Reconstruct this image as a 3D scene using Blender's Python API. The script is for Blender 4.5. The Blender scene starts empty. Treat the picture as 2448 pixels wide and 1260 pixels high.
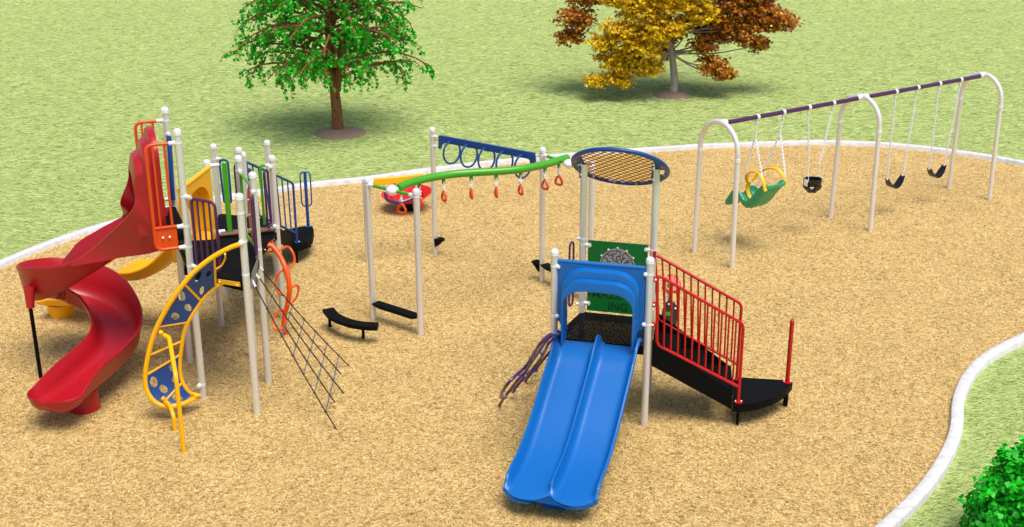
import bpy, bmesh, math, random
from mathutils import Vector, Matrix, noise
R = math.radians
PI = math.pi
S = bpy.context.scene
random.seed(7)

# ---------------------------------------------------------------- camera
F_PX, PITCH, ROLL, CAM_H = 2977.48, 0.354237, -0.00339, 7.2
cam_d = bpy.data.cameras.new('camera')
cam = bpy.data.objects.new('camera', cam_d)
S.collection.objects.link(cam)
S.camera = cam
cam_d.sensor_fit = 'HORIZONTAL'
cam_d.sensor_width = 36
cam_d.lens = 36 * F_PX / 2448
cam_d.clip_end = 2000
_f = Vector((0, math.cos(PITCH), -math.sin(PITCH)))
_r = Vector((1, 0, 0))
_u = _r.cross(_f)
_M = Matrix((_r, _u, -_f)).transposed() @ Matrix.Rotation(ROLL, 3, 'Z')
cam.matrix_world = Matrix.Translation((0, 0, CAM_H)) @ _M.to_4x4()

# ---------------------------------------------------------------- light
SUN_EL, SUN_AZ = 68, 150          # degrees; azimuth clockwise from +Y
w = bpy.data.worlds.new('World')
S.world = w
w.use_nodes = True
nt = w.node_tree
nt.nodes.clear()
sky = nt.nodes.new('ShaderNodeTexSky')
sky.sky_type = 'NISHITA'
sky.sun_disc = False
sky.sun_elevation = R(SUN_EL)
sky.sun_rotation = R(SUN_AZ)
sky.air_density = 1.0
sky.dust_density = 3.0
sky.ozone_density = 0.6
bg = nt.nodes.new('ShaderNodeBackground')
bg.inputs['Strength'].default_value = 0.15
wo = nt.nodes.new('ShaderNodeOutputWorld')
nt.links.new(sky.outputs[0], bg.inputs[0])
nt.links.new(bg.outputs[0], wo.inputs[0])
sd = bpy.data.lights.new('sun', 'SUN')
sd.energy = 3.6
sd.angle = R(34)
sd.color = (1.0, 0.95, 0.88)
sun = bpy.data.objects.new('sun', sd)
S.collection.objects.link(sun)
_sv = Vector((math.sin(R(SUN_AZ)) * math.cos(R(SUN_EL)), math.cos(R(SUN_AZ)) * math.cos(R(SUN_EL)), math.sin(R(SUN_EL))))
sun.rotation_euler = _sv.to_track_quat('Z', 'Y').to_euler()
sun.location = (0, 10, 20)
S.view_settings.view_transform = 'Standard'
S.view_settings.look = 'None'
S.view_settings.exposure = 0.0
S.view_settings.gamma = 1

# ---------------------------------------------------------------- survey helpers (photo survey -> metres)
def ray(px, py):
    x, y = px - 1224, py - 630
    cr, sr = math.cos(ROLL), math.sin(ROLL)
    x, y = x * cr + y * sr, -x * sr + y * cr
    return _r * x - _u * y + _f * F_PX
def at(px, py, z=0.0):
    """surveyed point at known height z"""
    d = ray(px, py)
    return Vector((0, 0, CAM_H)) + d * ((z - CAM_H) / d.z)
def inp(px, py, A, B):
    """surveyed point in the upright plane through ground points A and B"""
    d = ray(px, py)
    n = Vector((-(B[1] - A[1]), B[0] - A[0], 0))
    t = n.dot(Vector((A[0], A[1], 0)) - Vector((0, 0, CAM_H))) / n.dot(d)
    return Vector((0, 0, CAM_H)) + d * t
def V(*a):
    return Vector(a)

# ---------------------------------------------------------------- materials
def newmat(name):
    m = bpy.data.materials.new(name)
    m.use_nodes = True
    return m, m.node_tree, m.node_tree.nodes['Principled BSDF']
def paint(name, col, rough=0.35, metal=0.0, bump=0.0, var=0.06, spec=0.5, coat=0.0):
    m, t, b = newmat(name)
    N, L = t.nodes, t.links
    tc = N.new('ShaderNodeTexCoord')
    no = N.new('ShaderNodeTexNoise')
    no.inputs['Scale'].default_value = 3.5
    no.inputs['Detail'].default_value = 5
    L.new(tc.outputs['Object'], no.inputs['Vector'])
    mx = N.new('ShaderNodeMix')
    mx.data_type = 'RGBA'
    c = Vector(col)
    mx.inputs['A'].default_value = (*(c * (1 - var)), 1)
    mx.inputs['B'].default_value = (*(c * (1 + var)), 1)
    L.new(no.outputs['Fac'], mx.inputs['Factor'])
    L.new(mx.outputs['Result'], b.inputs['Base Color'])
    b.inputs['Roughness'].default_value = rough
    b.inputs['Metallic'].default_value = metal
    b.inputs['Specular IOR Level'].default_value = spec
    b.inputs['Coat Weight'].default_value = coat
    if bump:
        n2 = N.new('ShaderNodeTexNoise')
        n2.inputs['Scale'].default_value = 220
        L.new(tc.outputs['Object'], n2.inputs['Vector'])
        bp = N.new('ShaderNodeBump')
        bp.inputs['Strength'].default_value = bump
        bp.inputs['Distance'].default_value = 0.002
        L.new(n2.outputs['Fac'], bp.inputs['Height'])
        L.new(bp.outputs[0], b.inputs['Normal'])
    return m
M = {}
M['post'] = paint('post_paint', (0.74, 0.72, 0.69), 0.28, 0.35, var=0.03)
M['white'] = paint('white_fitting', (0.86, 0.87, 0.9), 0.25, 0.2, var=0.02)
M['arch'] = paint('arch_paint', (0.78, 0.75, 0.72), 0.26, 0.25, var=0.02)
M['red'] = paint('red_plastic', (0.38, 0.006, 0.013), 0.34, var=0.05, bump=0.15)
M['redp'] = paint('red_paint', (0.50, 0.004, 0.004), 0.3)
M['blue'] = paint('blue_plastic', (0.003, 0.12, 0.42), 0.33, var=0.04, bump=0.15)
M['blued'] = paint('blue_paint', (0.004, 0.055, 0.26), 0.33)
M['navy'] = paint('navy_panel', (0.008, 0.055, 0.24), 0.45)
M['yellow'] = paint('yellow_plastic', (1.0, 0.47, 0.001), 0.36, var=0.05, bump=0.15)
M['yelp'] = paint('yellow_paint', (0.95, 0.47, 0.001), 0.3)
M['orange'] = paint('orange_paint', (0.72, 0.065, 0.002), 0.33)
M['vine'] = paint('vine_orange', (0.82, 0.085, 0.002), 0.33)
M['purple'] = paint('purple_paint', (0.065, 0.014, 0.085), 0.3)
M['green'] = paint('green_paint', (0.06, 0.34, 0.015), 0.32)
M['greenp'] = paint('green_panel', (0.0, 0.15, 0.02), 0.45)
M['greens'] = paint('green_seat', (0.025, 0.33, 0.16), 0.35, var=0.05)
M['black'] = paint('black_coating', (0.004, 0.004, 0.004), 0.6, bump=0.3, spec=0.08)
M['rubber'] = paint('black_rubber', (0.008, 0.008, 0.01), 0.3)
M['grey'] = paint('grey_plate', (0.16, 0.16, 0.17), 0.45)
M['maze'] = paint('maze_disc', (0.34, 0.32, 0.29), 0.5)
M['groove'] = paint('maze_groove', (0.03, 0.015, 0.01), 0.7)
M['engrave'] = paint('green_engraving', (0.0, 0.045, 0.012), 0.6)
M['brown'] = paint('brown_plank', (0.19, 0.085, 0.055), 0.55)
M['galv'] = paint('galvanised_chain', (0.86, 0.85, 0.86), 0.35, 0.1)
M['roof'] = paint('amber_panel', (0.40, 0.185, 0.003), 0.5)
M['rope'] = paint('black_rope', (0.012, 0.013, 0.015), 0.7)
M['ropeg'] = paint('grey_rope', (0.11, 0.12, 0.14), 0.7)

def chips_mat():
    m, t, b = newmat('wood_fibre')
    N, L = t.nodes, t.links
    tc = N.new('ShaderNodeTexCoord')
    wn = N.new('ShaderNodeTexNoise')
    wn.inputs['Scale'].default_value = 9
    wn.inputs['Detail'].default_value = 2
    L.new(tc.outputs['Object'], wn.inputs['Vector'])
    ws = N.new('ShaderNodeVectorMath'); ws.operation = 'SCALE'
    ws.inputs['Scale'].default_value = 0.16
    L.new(wn.outputs['Color'], ws.inputs[0])
    wa = N.new('ShaderNodeVectorMath'); wa.operation = 'ADD'
    L.new(tc.outputs['Object'], wa.inputs[0]); L.new(ws.outputs[0], wa.inputs[1])
    last = None
    for k, (ang, sx, sy) in enumerate([(8, 24, 84), (55, 25, 90), (104, 23, 84), (150, 26, 92), (-20, 22, 78), (80, 27, 96)]):
        rot = N.new('ShaderNodeVectorRotate')
        rot.rotation_type = 'Z_AXIS'
        rot.inputs['Angle'].default_value = R(ang)
        L.new(wa.outputs[0], rot.inputs['Vector'])
        sc = N.new('ShaderNodeVectorMath'); sc.operation = 'MULTIPLY'
        sc.inputs[1].default_value = (sx, sy, 1)
        L.new(rot.outputs[0], sc.inputs[0])
        ad = N.new('ShaderNodeVectorMath'); ad.operation = 'ADD'
        ad.inputs[1].default_value = (k * 17.3, k * 9.1, 0)
        L.new(sc.outputs[0], ad.inputs[0])
        vo = N.new('ShaderNodeTexVoronoi')
        vo.voronoi_dimensions = '2D'
        vo.inputs['Scale'].default_value = 1
        L.new(ad.outputs[0], vo.inputs['Vector'])
        sp = N.new('ShaderNodeSeparateColor')
        L.new(vo.outputs['Color'], sp.inputs[0])
        ml = N.new('ShaderNodeMath'); ml.operation = 'MULTIPLY_ADD'
        ml.inputs[1].default_value = -0.85
        L.new(vo.outputs['Distance'], ml.inputs[0]); L.new(sp.outputs[0], ml.inputs[2])
        if last is None:
            last = ml
        else:
            mm = N.new('ShaderNodeMath'); mm.operation = 'MAXIMUM'
            L.new(last.outputs[0], mm.inputs[0]); L.new(ml.outputs[0], mm.inputs[1])
            last = mm
    fine = N.new('ShaderNodeTexNoise')
    fine.inputs['Scale'].default_value = 80
    fine.inputs['Detail'].default_value = 4
    L.new(wa.outputs[0], fine.inputs['Vector'])
    mixf = N.new('ShaderNodeMath'); mixf.operation = 'MULTIPLY_ADD'
    mixf.inputs[1].default_value = 0.55
    L.new(fine.outputs['Fac'], mixf.inputs[0])
    sub = N.new('ShaderNodeMath'); sub.operation = 'SUBTRACT'
    sub.inputs[1].default_value = 0.27
    L.new(last.outputs[0], sub.inputs[0])
    L.new(sub.outputs[0], mixf.inputs[2])
    big = N.new('ShaderNodeTexNoise')
    big.inputs['Scale'].default_value = 1.1
    big.inputs['Detail'].default_value = 6
    big.inputs['Roughness'].default_value = 0.65
    L.new(tc.outputs['Object'], big.inputs['Vector'])
    ad2 = N.new('ShaderNodeMath'); ad2.operation = 'MULTIPLY_ADD'
    ad2.inputs[1].default_value = 0.26
    L.new(big.outputs['Fac'], ad2.inputs[0]); L.new(mixf.outputs[0], ad2.inputs[2])
    cr = N.new('ShaderNodeValToRGB')
    e = cr.color_ramp.elements
    e[0].position = 0.24; e[0].color = (0.16, 0.09, 0.026, 1)
    e[1].position = 0.92; e[1].color = (0.78, 0.58, 0.26, 1)
    for p, c in ((0.40, (0.34, 0.21, 0.066, 1)), (0.54, (0.43, 0.283, 0.098, 1)), (0.72, (0.51, 0.348, 0.127, 1))):
        x = e.new(p); x.color = c
    L.new(ad2.outputs[0], cr.inputs[0])
    L.new(cr.outputs[0], b.inputs['Base Color'])
    b.inputs['Roughness'].default_value = 0.85
    b.inputs['Specular IOR Level'].default_value = 0.15
    bp = N.new('ShaderNodeBump')
    bp.inputs['Strength'].default_value = 0.35
    bp.inputs['Distance'].default_value = 0.012
    L.new(mixf.outputs[0], bp.inputs['Height'])
    L.new(bp.outputs[0], b.inputs['Normal'])
    return m
def grass_mat():
    m, t, b = newmat('lawn_grass')
    N, L = t.nodes, t.links
    tc = N.new('ShaderNodeTexCoord')
    wn = N.new('ShaderNodeTexNoise')
    wn.inputs['Scale'].default_value = 2.0
    wn.inputs['Detail'].default_value = 3
    L.new(tc.outputs['Object'], wn.inputs['Vector'])
    ws = N.new('ShaderNodeVectorMath'); ws.operation = 'SCALE'
    ws.inputs['Scale'].default_value = 0.12
    L.new(wn.outputs['Color'], ws.inputs[0])
    wa = N.new('ShaderNodeVectorMath'); wa.operation = 'ADD'
    L.new(tc.outputs['Object'], wa.inputs[0]); L.new(ws.outputs[0], wa.inputs[1])
    outs = []
    for k, (ang, sx, sy, det) in enumerate([(4, 9, 42, 4), (-9, 20, 80, 3), (14, 2.0, 9, 5)]):
        rot = N.new('ShaderNodeVectorRotate'); rot.rotation_type = 'Z_AXIS'
        rot.inputs['Angle'].default_value = R(ang)
        L.new(wa.outputs[0], rot.inputs['Vector'])
        sc = N.new('ShaderNodeVectorMath'); sc.operation = 'MULTIPLY'
        sc.inputs[1].default_value = (sx, sy, 1)
        L.new(rot.outputs[0], sc.inputs[0])
        no = N.new('ShaderNodeTexNoise')
        no.inputs['Scale'].default_value = 1
        no.inputs['Detail'].default_value = det
        no.inputs['Roughness'].default_value = 0.7
        L.new(sc.outputs[0], no.inputs['Vector'])
        outs.append(no)
    a = N.new('ShaderNodeMath'); a.operation = 'MULTIPLY_ADD'; a.inputs[1].default_value = 1.15
    L.new(outs[0].outputs['Fac'], a.inputs[0])
    c = N.new('ShaderNodeMath'); c.operation = 'MULTIPLY_ADD'; c.inputs[1].default_value = 1.0
    L.new(outs[1].outputs['Fac'], c.inputs[0])
    d = N.new('ShaderNodeMath'); d.operation = 'MULTIPLY_ADD'; d.inputs[1].default_value = 0.5
    L.new(outs[2].outputs['Fac'], d.inputs[0]); d.inputs[2].default_value = -0.83
    L.new(d.outputs[0], c.inputs[2]); L.new(c.outputs[0], a.inputs[2])
    cr = N.new('ShaderNodeValToRGB')
    e = cr.color_ramp.elements
    e[0].position = 0.24; e[0].color = (0.10, 0.14, 0.035, 1)
    e[1].position = 0.74; e[1].color = (0.58, 0.64, 0.26, 1)
    for p, cc in ((0.36, (0.20, 0.285, 0.075, 1)), (0.48, (0.335, 0.43, 0.13, 1)), (0.60, (0.44, 0.525, 0.20, 1))):
        x = e.new(p); x.color = cc
    L.new(a.outputs[0], cr.inputs[0])
    L.new(cr.outputs[0], b.inputs['Base Color'])
    b.inputs['Roughness'].default_value = 0.9
    b.inputs['Specular IOR Level'].default_value = 0.1
    bp = N.new('ShaderNodeBump')
    bp.inputs['Strength'].default_value = 0.5
    bp.inputs['Distance'].default_value = 0.04
    L.new(a.outputs[0], bp.inputs['Height'])
    L.new(bp.outputs[0], b.inputs['Normal'])
    return m
def noise_mat(name, c1, c2, scale, rough=0.8, stretch=(1, 1, 1), bump=0.4, dist=0.01):
    m, t, b = newmat(name)
    N, L = t.nodes, t.links
    tc = N.new('ShaderNodeTexCoord')
    mp = N.new('ShaderNodeMapping')
    mp.inputs['Scale'].default_value = stretch
    L.new(tc.outputs['Object'], mp.inputs['Vector'])
    no = N.new('ShaderNodeTexNoise')
    no.inputs['Scale'].default_value = scale
    no.inputs['Detail'].default_value = 7
    no.inputs['Roughness'].default_value = 0.65
    L.new(mp.outputs[0], no.inputs['Vector'])
    cr = N.new('ShaderNodeValToRGB')
    e = cr.color_ramp.elements
    e[0].position = 0.32; e[0].color = (*c1, 1)
    e[1].position = 0.66; e[1].color = (*c2, 1)
    L.new(no.outputs['Fac'], cr.inputs[0])
    L.new(cr.outputs[0], b.inputs['Base Color'])
    b.inputs['Roughness'].default_value = rough
    bp = N.new('ShaderNodeBump')
    bp.inputs['Strength'].default_value = bump
    bp.inputs['Distance'].default_value = dist
    L.new(no.outputs['Fac'], bp.inputs['Height'])
    L.new(bp.outputs[0], b.inputs['Normal'])
    return m
def leaf_mat(name, stops, trans=0.35):
    m, t, b = newmat(name)
    N, L = t.nodes, t.links
    g = N.new('ShaderNodeNewGeometry')
    cr = N.new('ShaderNodeValToRGB')
    e = cr.color_ramp.elements
    e[0].position = 0; e[0].color = (*stops[0], 1)
    e[1].position = 1; e[1].color = (*stops[-1], 1)
    for i, s in enumerate(stops[1:-1]):
        x = e.new((i + 1) / (len(stops) - 1)); x.color = (*s, 1)
    L.new(g.outputs['Random Per Island'], cr.inputs[0])
    L.new(cr.outputs[0], b.inputs['Base Color'])
    b.inputs['Roughness'].default_value = 0.45
    tr = N.new('ShaderNodeBsdfTranslucent')
    L.new(cr.outputs[0], tr.inputs['Color'])
    mx = N.new('ShaderNodeMixShader')
    mx.inputs[0].default_value = trans
    L.new(b.outputs[0], mx.inputs[1]); L.new(tr.outputs[0], mx.inputs[2])
    L.new(mx.outputs[0], N['Material Output'].inputs[0])
    return m
def strand_mat(name, stops):
    m, t, b = newmat(name)
    N, L = t.nodes, t.links
    g = N.new('ShaderNodeNewGeometry')
    cr = N.new('ShaderNodeValToRGB')
    e = cr.color_ramp.elements
    e[0].position = 0; e[0].color = (*stops[0], 1)
    e[1].position = 1; e[1].color = (*stops[-1], 1)
    for i, s in enumerate(stops[1:-1]):
        x = e.new((i + 1) / (len(stops) - 1)); x.color = (*s, 1)
    L.new(g.outputs['Random Per Island'], cr.inputs[0])
    L.new(cr.outputs[0], b.inputs['Base Color'])
    b.inputs['Roughness'].default_value = 0.8
    b.inputs['Specular IOR Level'].default_value = 0.2
    return m
M['fibre'] = strand_mat('loose_fibre', [(.26, .16, .053), (.42, .275, .095), (.51, .35, .13), (.62, .45, .185), (.75, .59, .30)])
M['blade'] = strand_mat('grass_blade', [(.11, .16, .04), (.25, .33, .09), (.38, .46, .14), (.48, .56, .20), (.58, .64, .29)])
M['chips'] = chips_mat()
M['grass'] = grass_mat()
M['kerb'] = noise_mat('concrete_kerb', (0.50, 0.49, 0.49), (0.70, 0.69, 0.69), 9, 0.7, bump=0.15)
M['mulch'] = noise_mat('brown_mulch', (0.17, 0.105, 0.075), (0.32, 0.22, 0.165), 45, 0.9)
M['bark'] = noise_mat('reddish_bark', (0.045, 0.016, 0.008), (0.42, 0.15, 0.05), 9, 0.8, (6, 6, 0.55), 1.0, 0.03)
M['barkg'] = noise_mat('grey_bark', (0.22, 0.18, 0.18), (0.62, 0.55, 0.53), 9, 0.8, (6, 6, 0.5), 0.9, 0.02)
M['leaf'] = leaf_mat('green_leaf', [(0.0, 0.20, 0.0), (0.004, 0.48, 0.002), (0.02, 0.74, 0.005)], 0.35)
M['leafy'] = leaf_mat('yellow_leaf', [(0.50, 0.29, 0.0), (0.85, 0.56, 0.002), (0.98, 0.76, 0.005)], 0.3)
M['leafo'] = leaf_mat('rust_leaf', [(0.16, 0.04, 0.002), (0.42, 0.12, 0.003), (0.66, 0.24, 0.008)], 0.25)
M['leafb'] = leaf_mat('bush_leaf', [(0.0, 0.22, 0.0), (0.003, 0.52, 0.002), (0.01, 0.74, 0.005)], 0.2)

# ---------------------------------------------------------------- mesh builder
def fillet(pts, r, n=5, closed=False):
    """round the corners of a polyline"""
    pts = [Vector(p) for p in pts]
    out = []
    m = len(pts)
    for i, p in enumerate(pts):
        if not closed and i in (0, m - 1):
            out.append(p); continue
        a, b = pts[i - 1], pts[(i + 1) % m]
        da, db = (a - p), (b - p)
        rr = min(r, da.length * 0.49, db.length * 0.49)
        p0, p1 = p + da.normalized() * rr, p + db.normalized() * rr
        for k in range(n + 1):
            t = k / n
            out.append(p0 * (1 - t) ** 2 + p * 2 * t * (1 - t) + p1 * t * t)
    return out
def spline(pts, n=8, closed=False):
    pts = [Vector(p) for p in pts]
    m = len(pts)
    out = []
    rng = range(m) if closed else range(m - 1)
    for i in rng:
        if closed:
            p0, p1, p2, p3 = pts[i - 1], pts[i], pts[(i + 1) % m], pts[(i + 2) % m]
        else:
            p1, p2 = pts[i], pts[i + 1]
            p0 = pts[i - 1] if i > 0 else p1 * 2 - p2
            p3 = pts[i + 2] if i + 2 < m else p2 * 2 - p1
        for k in range(n):
            t = k / n
            out.append(0.5 * ((2 * p1) + (p2 - p0) * t + (2 * p0 - 5 * p1 + 4 * p2 - p3) * t * t + (3 * p1 - p0 - 3 * p2 + p3) * t ** 3))
    if not closed:
        out.append(pts[-1])
    return out
class MB:
    def __init__(s):
        s.v = []; s.f = []
    def add(s, vs, fs):
        o = len(s.v)
        s.v += [Vector(x) for x in vs]
        s.f += [tuple(o + i for i in f) for f in fs]
        return s
    def box(s, c, size, rz=0.0, mat=None, bev=0.0):
        hx, hy, hz = (k / 2 for k in size)
        m = mat or Matrix.Rotation(rz, 3, 'Z')
        c = Vector(c)
        if bev > 0:
            rings = []
            b = min(bev, hx * .9, hy * .9, hz * .9)
            for z, k in ((-hz, b), (-hz + b, 0), (hz - b, 0), (hz, b)):
                pts = []
                for sx, sy in ((1, 1), (-1, 1), (-1, -1), (1, -1)):
                    if sx * sy > 0:
                        q = [(hx - k, hy - b - k * .0), (hx - b, hy - k)]
                    else:
                        q = [(hx - b, hy - k), (hx - k, hy - b)]
                    for a, d in q:
                        pts.append(c + m @ Vector((sx * a, sy * d, z)))
                rings.append(pts)
            return s.loft(rings, closed=True, caps=True)
        vs = [c + m @ Vector((x * hx, y * hy, z * hz)) for z in (-1, 1) for x, y in ((1, 1), (-1, 1), (-1, -1), (1, -1))]
        return s.add(vs, [(3, 2, 1, 0), (4, 5, 6, 7), (0, 1, 5, 4), (1, 2, 6, 5), (2, 3, 7, 6), (3, 0, 4, 7)])
    def loft(s, rings, closed=True, caps=False, loop=False):
        n = len(rings[0]); m = len(rings)
        vs = [p for r in rings for p in r]
        fs = []
        for i in range(m if loop else m - 1):
            j = (i + 1) % m
            for k in range(n if closed else n - 1):
                l = (k + 1) % n
                fs.append((i * n + k, i * n + l, j * n + l, j * n + k))
        if caps:
            fs.append(tuple(range(n - 1, -1, -1)))
            fs.append(tuple((m - 1) * n + k for k in range(n)))
        return s.add(vs, fs)
    def tube(s, path, r, n=10, closed=False, caps=True, r2=None):
        path = [Vector(p) for p in path]
        q = [path[0]]
        for p in path[1:]:
            if (p - q[-1]).length > 1e-5:
                q.append(p)
        path = q
        if closed and (path[0] - path[-1]).length < 1e-5:
            path.pop()
        m = len(path)
        rings = []
        up = None
        for i, p in enumerate(path):
            if closed:
                t = (path[(i + 1) % m] - path[i - 1]).normalized()
            else:
                t = (path[min(i + 1, m - 1)] - path[max(i - 1, 0)]).normalized()
            if up is None:
                up = Vector((0, 0, 1)) if abs(t.z) < .9 else Vector((1, 0, 0))
            side = t.cross(up)
            if side.length < 1e-4:
                side = t.cross(Vector((0.3, 1, 0)))
            side.normalize()
            up = side.cross(t).normalized()
            rr = r if r2 is None else r + (r2 - r) * i / max(1, m - 1)
            if callable(r):
                rr = r(i / max(1, m - 1))
            rings.append([p + (side * math.cos(a) + up * math.sin(a)) * rr for a in (2 * PI * k / n for k in range(n))])
        return s.loft(rings, closed=True, caps=caps and not closed, loop=closed)
    def cyl(s, a, b, r, n=14, r2=None):
        return s.tube([a, b], r, n, r2=r2)
    def lathe(s, c, prof, n=20, axis=(0, 0, 1)):
        c = Vector(c); ax = Vector(axis).normalized()
        q = ax.to_track_quat('Z', 'Y').to_matrix()
        rings = [[c + q @ Vector((r * math.cos(2 * PI * k / n), r * math.sin(2 * PI * k / n), z)) for k in range(n)] for r, z in prof]
        return s.loft(rings, caps=True)
    def ball(s, c, r, n=10):
        return s.lathe(c, [(max(1e-4, r * math.sin(PI * k / 6)), -r * math.cos(PI * k / 6)) for k in range(7)], n)
    def prism(s, poly, vec):
        poly = [Vector(p) for p in poly]; vec = Vector(vec)
        n = len(poly)
        return s.add(poly + [p + vec for p in poly],
                     [tuple(range(n - 1, -1, -1)), tuple(range(n, 2 * n))] + [(k, (k + 1) % n, n + (k + 1) % n, n + k) for k in range(n)])
    def build(s, name, mat, parent=None, smooth=True, angle=38, weld=False):
        me = bpy.data.meshes.new(name)
        off = Vector((0, 0, 0))
        if parent is not None:
            p = parent
            while p.parent is not None:
                p = p.parent
            off = p.location.copy()
        me.from_pydata([v - off for v in s.v], [], s.f)
        bm = bmesh.new(); bm.from_mesh(me)
        if weld:
            bmesh.ops.remove_doubles(bm, verts=bm.verts, dist=1e-4)
        bmesh.ops.recalc_face_normals(bm, faces=bm.faces)
        for f in bm.faces:
            f.smooth = smooth
        if smooth:
            lim = R(angle)
            for e in bm.edges:
                if len(e.link_faces) == 2 and e.calc_face_angle(0) > lim:
                    e.smooth = False
        bm.to_mesh(me); bm.free()
        me.materials.append(mat if not isinstance(mat, str) else M[mat])
        o = bpy.data.objects.new(name, me)
        S.collection.objects.link(o)
        if parent is not None:
            o.parent = parent
        return o
def tag(o, label=None, cat=None, group=None, kind=None):
    if label: o['label'] = label
    if cat: o['category'] = cat
    if group: o['group'] = group
    if kind: o['kind'] = kind
    return o
def thing(name, loc, label, cat, group=None):
    o = bpy.data.objects.new(name, None)
    o.empty_display_size = 0.2
    o.location = loc
    S.collection.objects.link(o)
    bpy.context.view_layer.update()
    return tag(o, label, cat, group)
PR = 0.0445
def post(parent, xy, h, r=PR, mat='post', cap=True, z0=-0.15):
    x, y = xy[0], xy[1]
    p = MB().cyl((x, y, z0), (x, y, h - 0.05), r, 20).build('post', mat, parent)
    if cap:
        rc = r + 0.006
        prof = [(rc, -0.075), (rc, -0.035)] + [(rc * math.cos(a), -0.035 + rc * .8 * math.sin(a)) for a in (R(15 * k) for k in range(1, 6))] + [(0.002, -0.035 + rc * .8)]
        MB().lathe((x, y, h), prof, 20).build('post_cap', 'white', p)
    return p
def clamp(parent, p, d, r=0.02, L=0.07, R0=PR):
    """white fitting from the post axis p out along d"""
    p = Vector(p); d = Vector(d).normalized()
    b = MB()
    b.tube([p + V(0, 0, -.014), p + V(0, 0, .014)], R0 + .003, 16)
    b.tube([p + d * (R0 * .6), p + d * (R0 + L)], r, 10)
    b.ball(p + d * (R0 + .008), r * 1.25)
    return b.build('clamp', 'white', parent)
def dirxy(a, b):
    return (V(b[0], b[1], 0) - V(a[0], a[1], 0)).normalized()
def frame_rail(parent, name, corners, r, mat, bars, rb=None, rad=0.08, clos=True, skip=()):
    """rounded tube frame TL,TR,BR,BL with upright bars as sub-parts"""
    TL, TR, BR, BL = [Vector(c) for c in corners]
    b = MB()
    b.tube(fillet([TL, TR, BR, BL], rad, closed=True) if clos else fillet([TL, TR, BR, BL], rad), r, 8, closed=clos)
    g = b.build(name, mat, parent)
    for k in range(1, bars + 1):
        t = k / (bars + 1)
        MB().cyl(TL.lerp(TR, t), BL.lerp(BR, t), rb or r * .7, 8).build('bar', mat, g)
    return g
def loop_rail(parent, c_top, c_bot, off, r, mat, name='hand_loop'):
    """elongated closed hand loop beside a post: runs top to bottom, off = sideways vector of its width"""
    T, B = Vector(c_top), Vector(c_bot); off = Vector(off)
    return MB().tube(fillet([T, T + off, B + off, B], off.length * .48, 6, True), r, 8, closed=True).build(name, mat, parent)
def perforated(poly, z, cell, th, u=V(1, 0, 0), v=V(0, 1, 0), o=V(0, 0, 0), margin=0.0, aspect=1.0, inside=None, hole=(lambda i, j: (i + j) % 2 == 0)):
    """plate made of cells with every other cell left open"""
    b = MB()
    def pip(p):
        c = False
        n = len(poly)
        for i in range(n):
            x1, y1 = poly[i][:2]; x2, y2 = poly[i - 1][:2]
            if (y1 > p[1]) != (y2 > p[1]) and p[0] < (x2 - x1) * (p[1] - y1) / (y2 - y1) + x1:
                c = not c
        return c
    xs = [p[0] for p in poly]; ys = [p[1] for p in poly]
    ca, cb = cell * aspect, cell
    ni = int((max(xs) - min(xs)) / ca) + 2; nj = int((max(ys) - min(ys)) / cb) + 2
    x0, y0 = min(xs), min(ys)
    inn = {}
    for i in range(-1, ni + 1):
        for j in range(-1, nj + 1):
            inn[i, j] = pip((x0 + (i + .5) * ca, y0 + (j + .5) * cb))
    idx = {}
    vs, fs = [], []
    n3 = u.cross(v).normalized() * th
    def vi(i, j, k):
        key = (i, j, k)
        if key not in idx:
            idx[key] = len(vs)
            vs.append(o + u * (x0 + i * ca) + v * (y0 + j * cb) + V(0, 0, z) - n3 * k)
        return idx[key]
    def solid(i, j):
        if not inn.get((i, j), False):
            return False
        edge = not all(inn.get((i + a, j + c), False) for a, c in ((1, 0), (-1, 0), (0, 1), (0, -1), (1, 1), (-1, -1), (1, -1), (-1, 1)))
        return edge or not hole(i, j)
    for (i, j), q in inn.items():
        if not solid(i, j): continue
        fs.append((vi(i, j, 0), vi(i + 1, j, 0), vi(i + 1, j + 1, 0), vi(i, j + 1, 0)))
        fs.append((vi(i, j, 1), vi(i, j + 1, 1), vi(i + 1, j + 1, 1), vi(i + 1, j, 1)))
        for di, dj, a, c in ((1, 0, (1, 0), (1, 1)), (-1, 0, (0, 1), (0, 0)), (0, 1, (1, 1), (0, 1)), (0, -1, (0, 0), (1, 0))):
            if not solid(i + di, j + dj):
                fs.append((vi(i + a[0], j + a[1], 0), vi(i + a[0], j + a[1], 1), vi(i + c[0], j + c[1], 1), vi(i + c[0], j + c[1], 0)))
    b.add(vs, fs)
    return b
def balls(parent, name, mat, pts, r, n=6):
    for p in pts:
        MB().ball(p, r, n).build(name, mat, parent)
def deck(parent, pts, z, th=0.07, mesh=True):
    pts = [V(p[0], p[1], 0) for p in pts]
    n = len(pts)
    b = MB()
    for i in range(n):          # edge skirts
        a, c = pts[i], pts[(i + 1) % n]
        d = (c - a).normalized(); nn = V(-d.y, d.x, 0) * 0.01
        b.prism([a + V(0, 0, z - .004) + nn, c + V(0, 0, z - .004) + nn, c + V(0, 0, z - .004) - nn, a + V(0, 0, z - .004) - nn], (0, 0, -th))
    if mesh:
        d = perforated([(p.x, p.y) for p in pts], z, 0.0125, 0.004, hole=lambda i, j: (i + 2 * (j // 3 % 2)) % 4 == 0 and j % 3 == 0).build('deck_floor', 'black', parent, smooth=False)
    else:
        q = MB(); q.prism([p + V(0, 0, z) for p in pts], (0, 0, -.02)); d = q.build('deck_floor', 'black', parent, smooth=False)
    b.build('deck_skirt', 'black', d, smooth=False)
    return d

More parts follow.
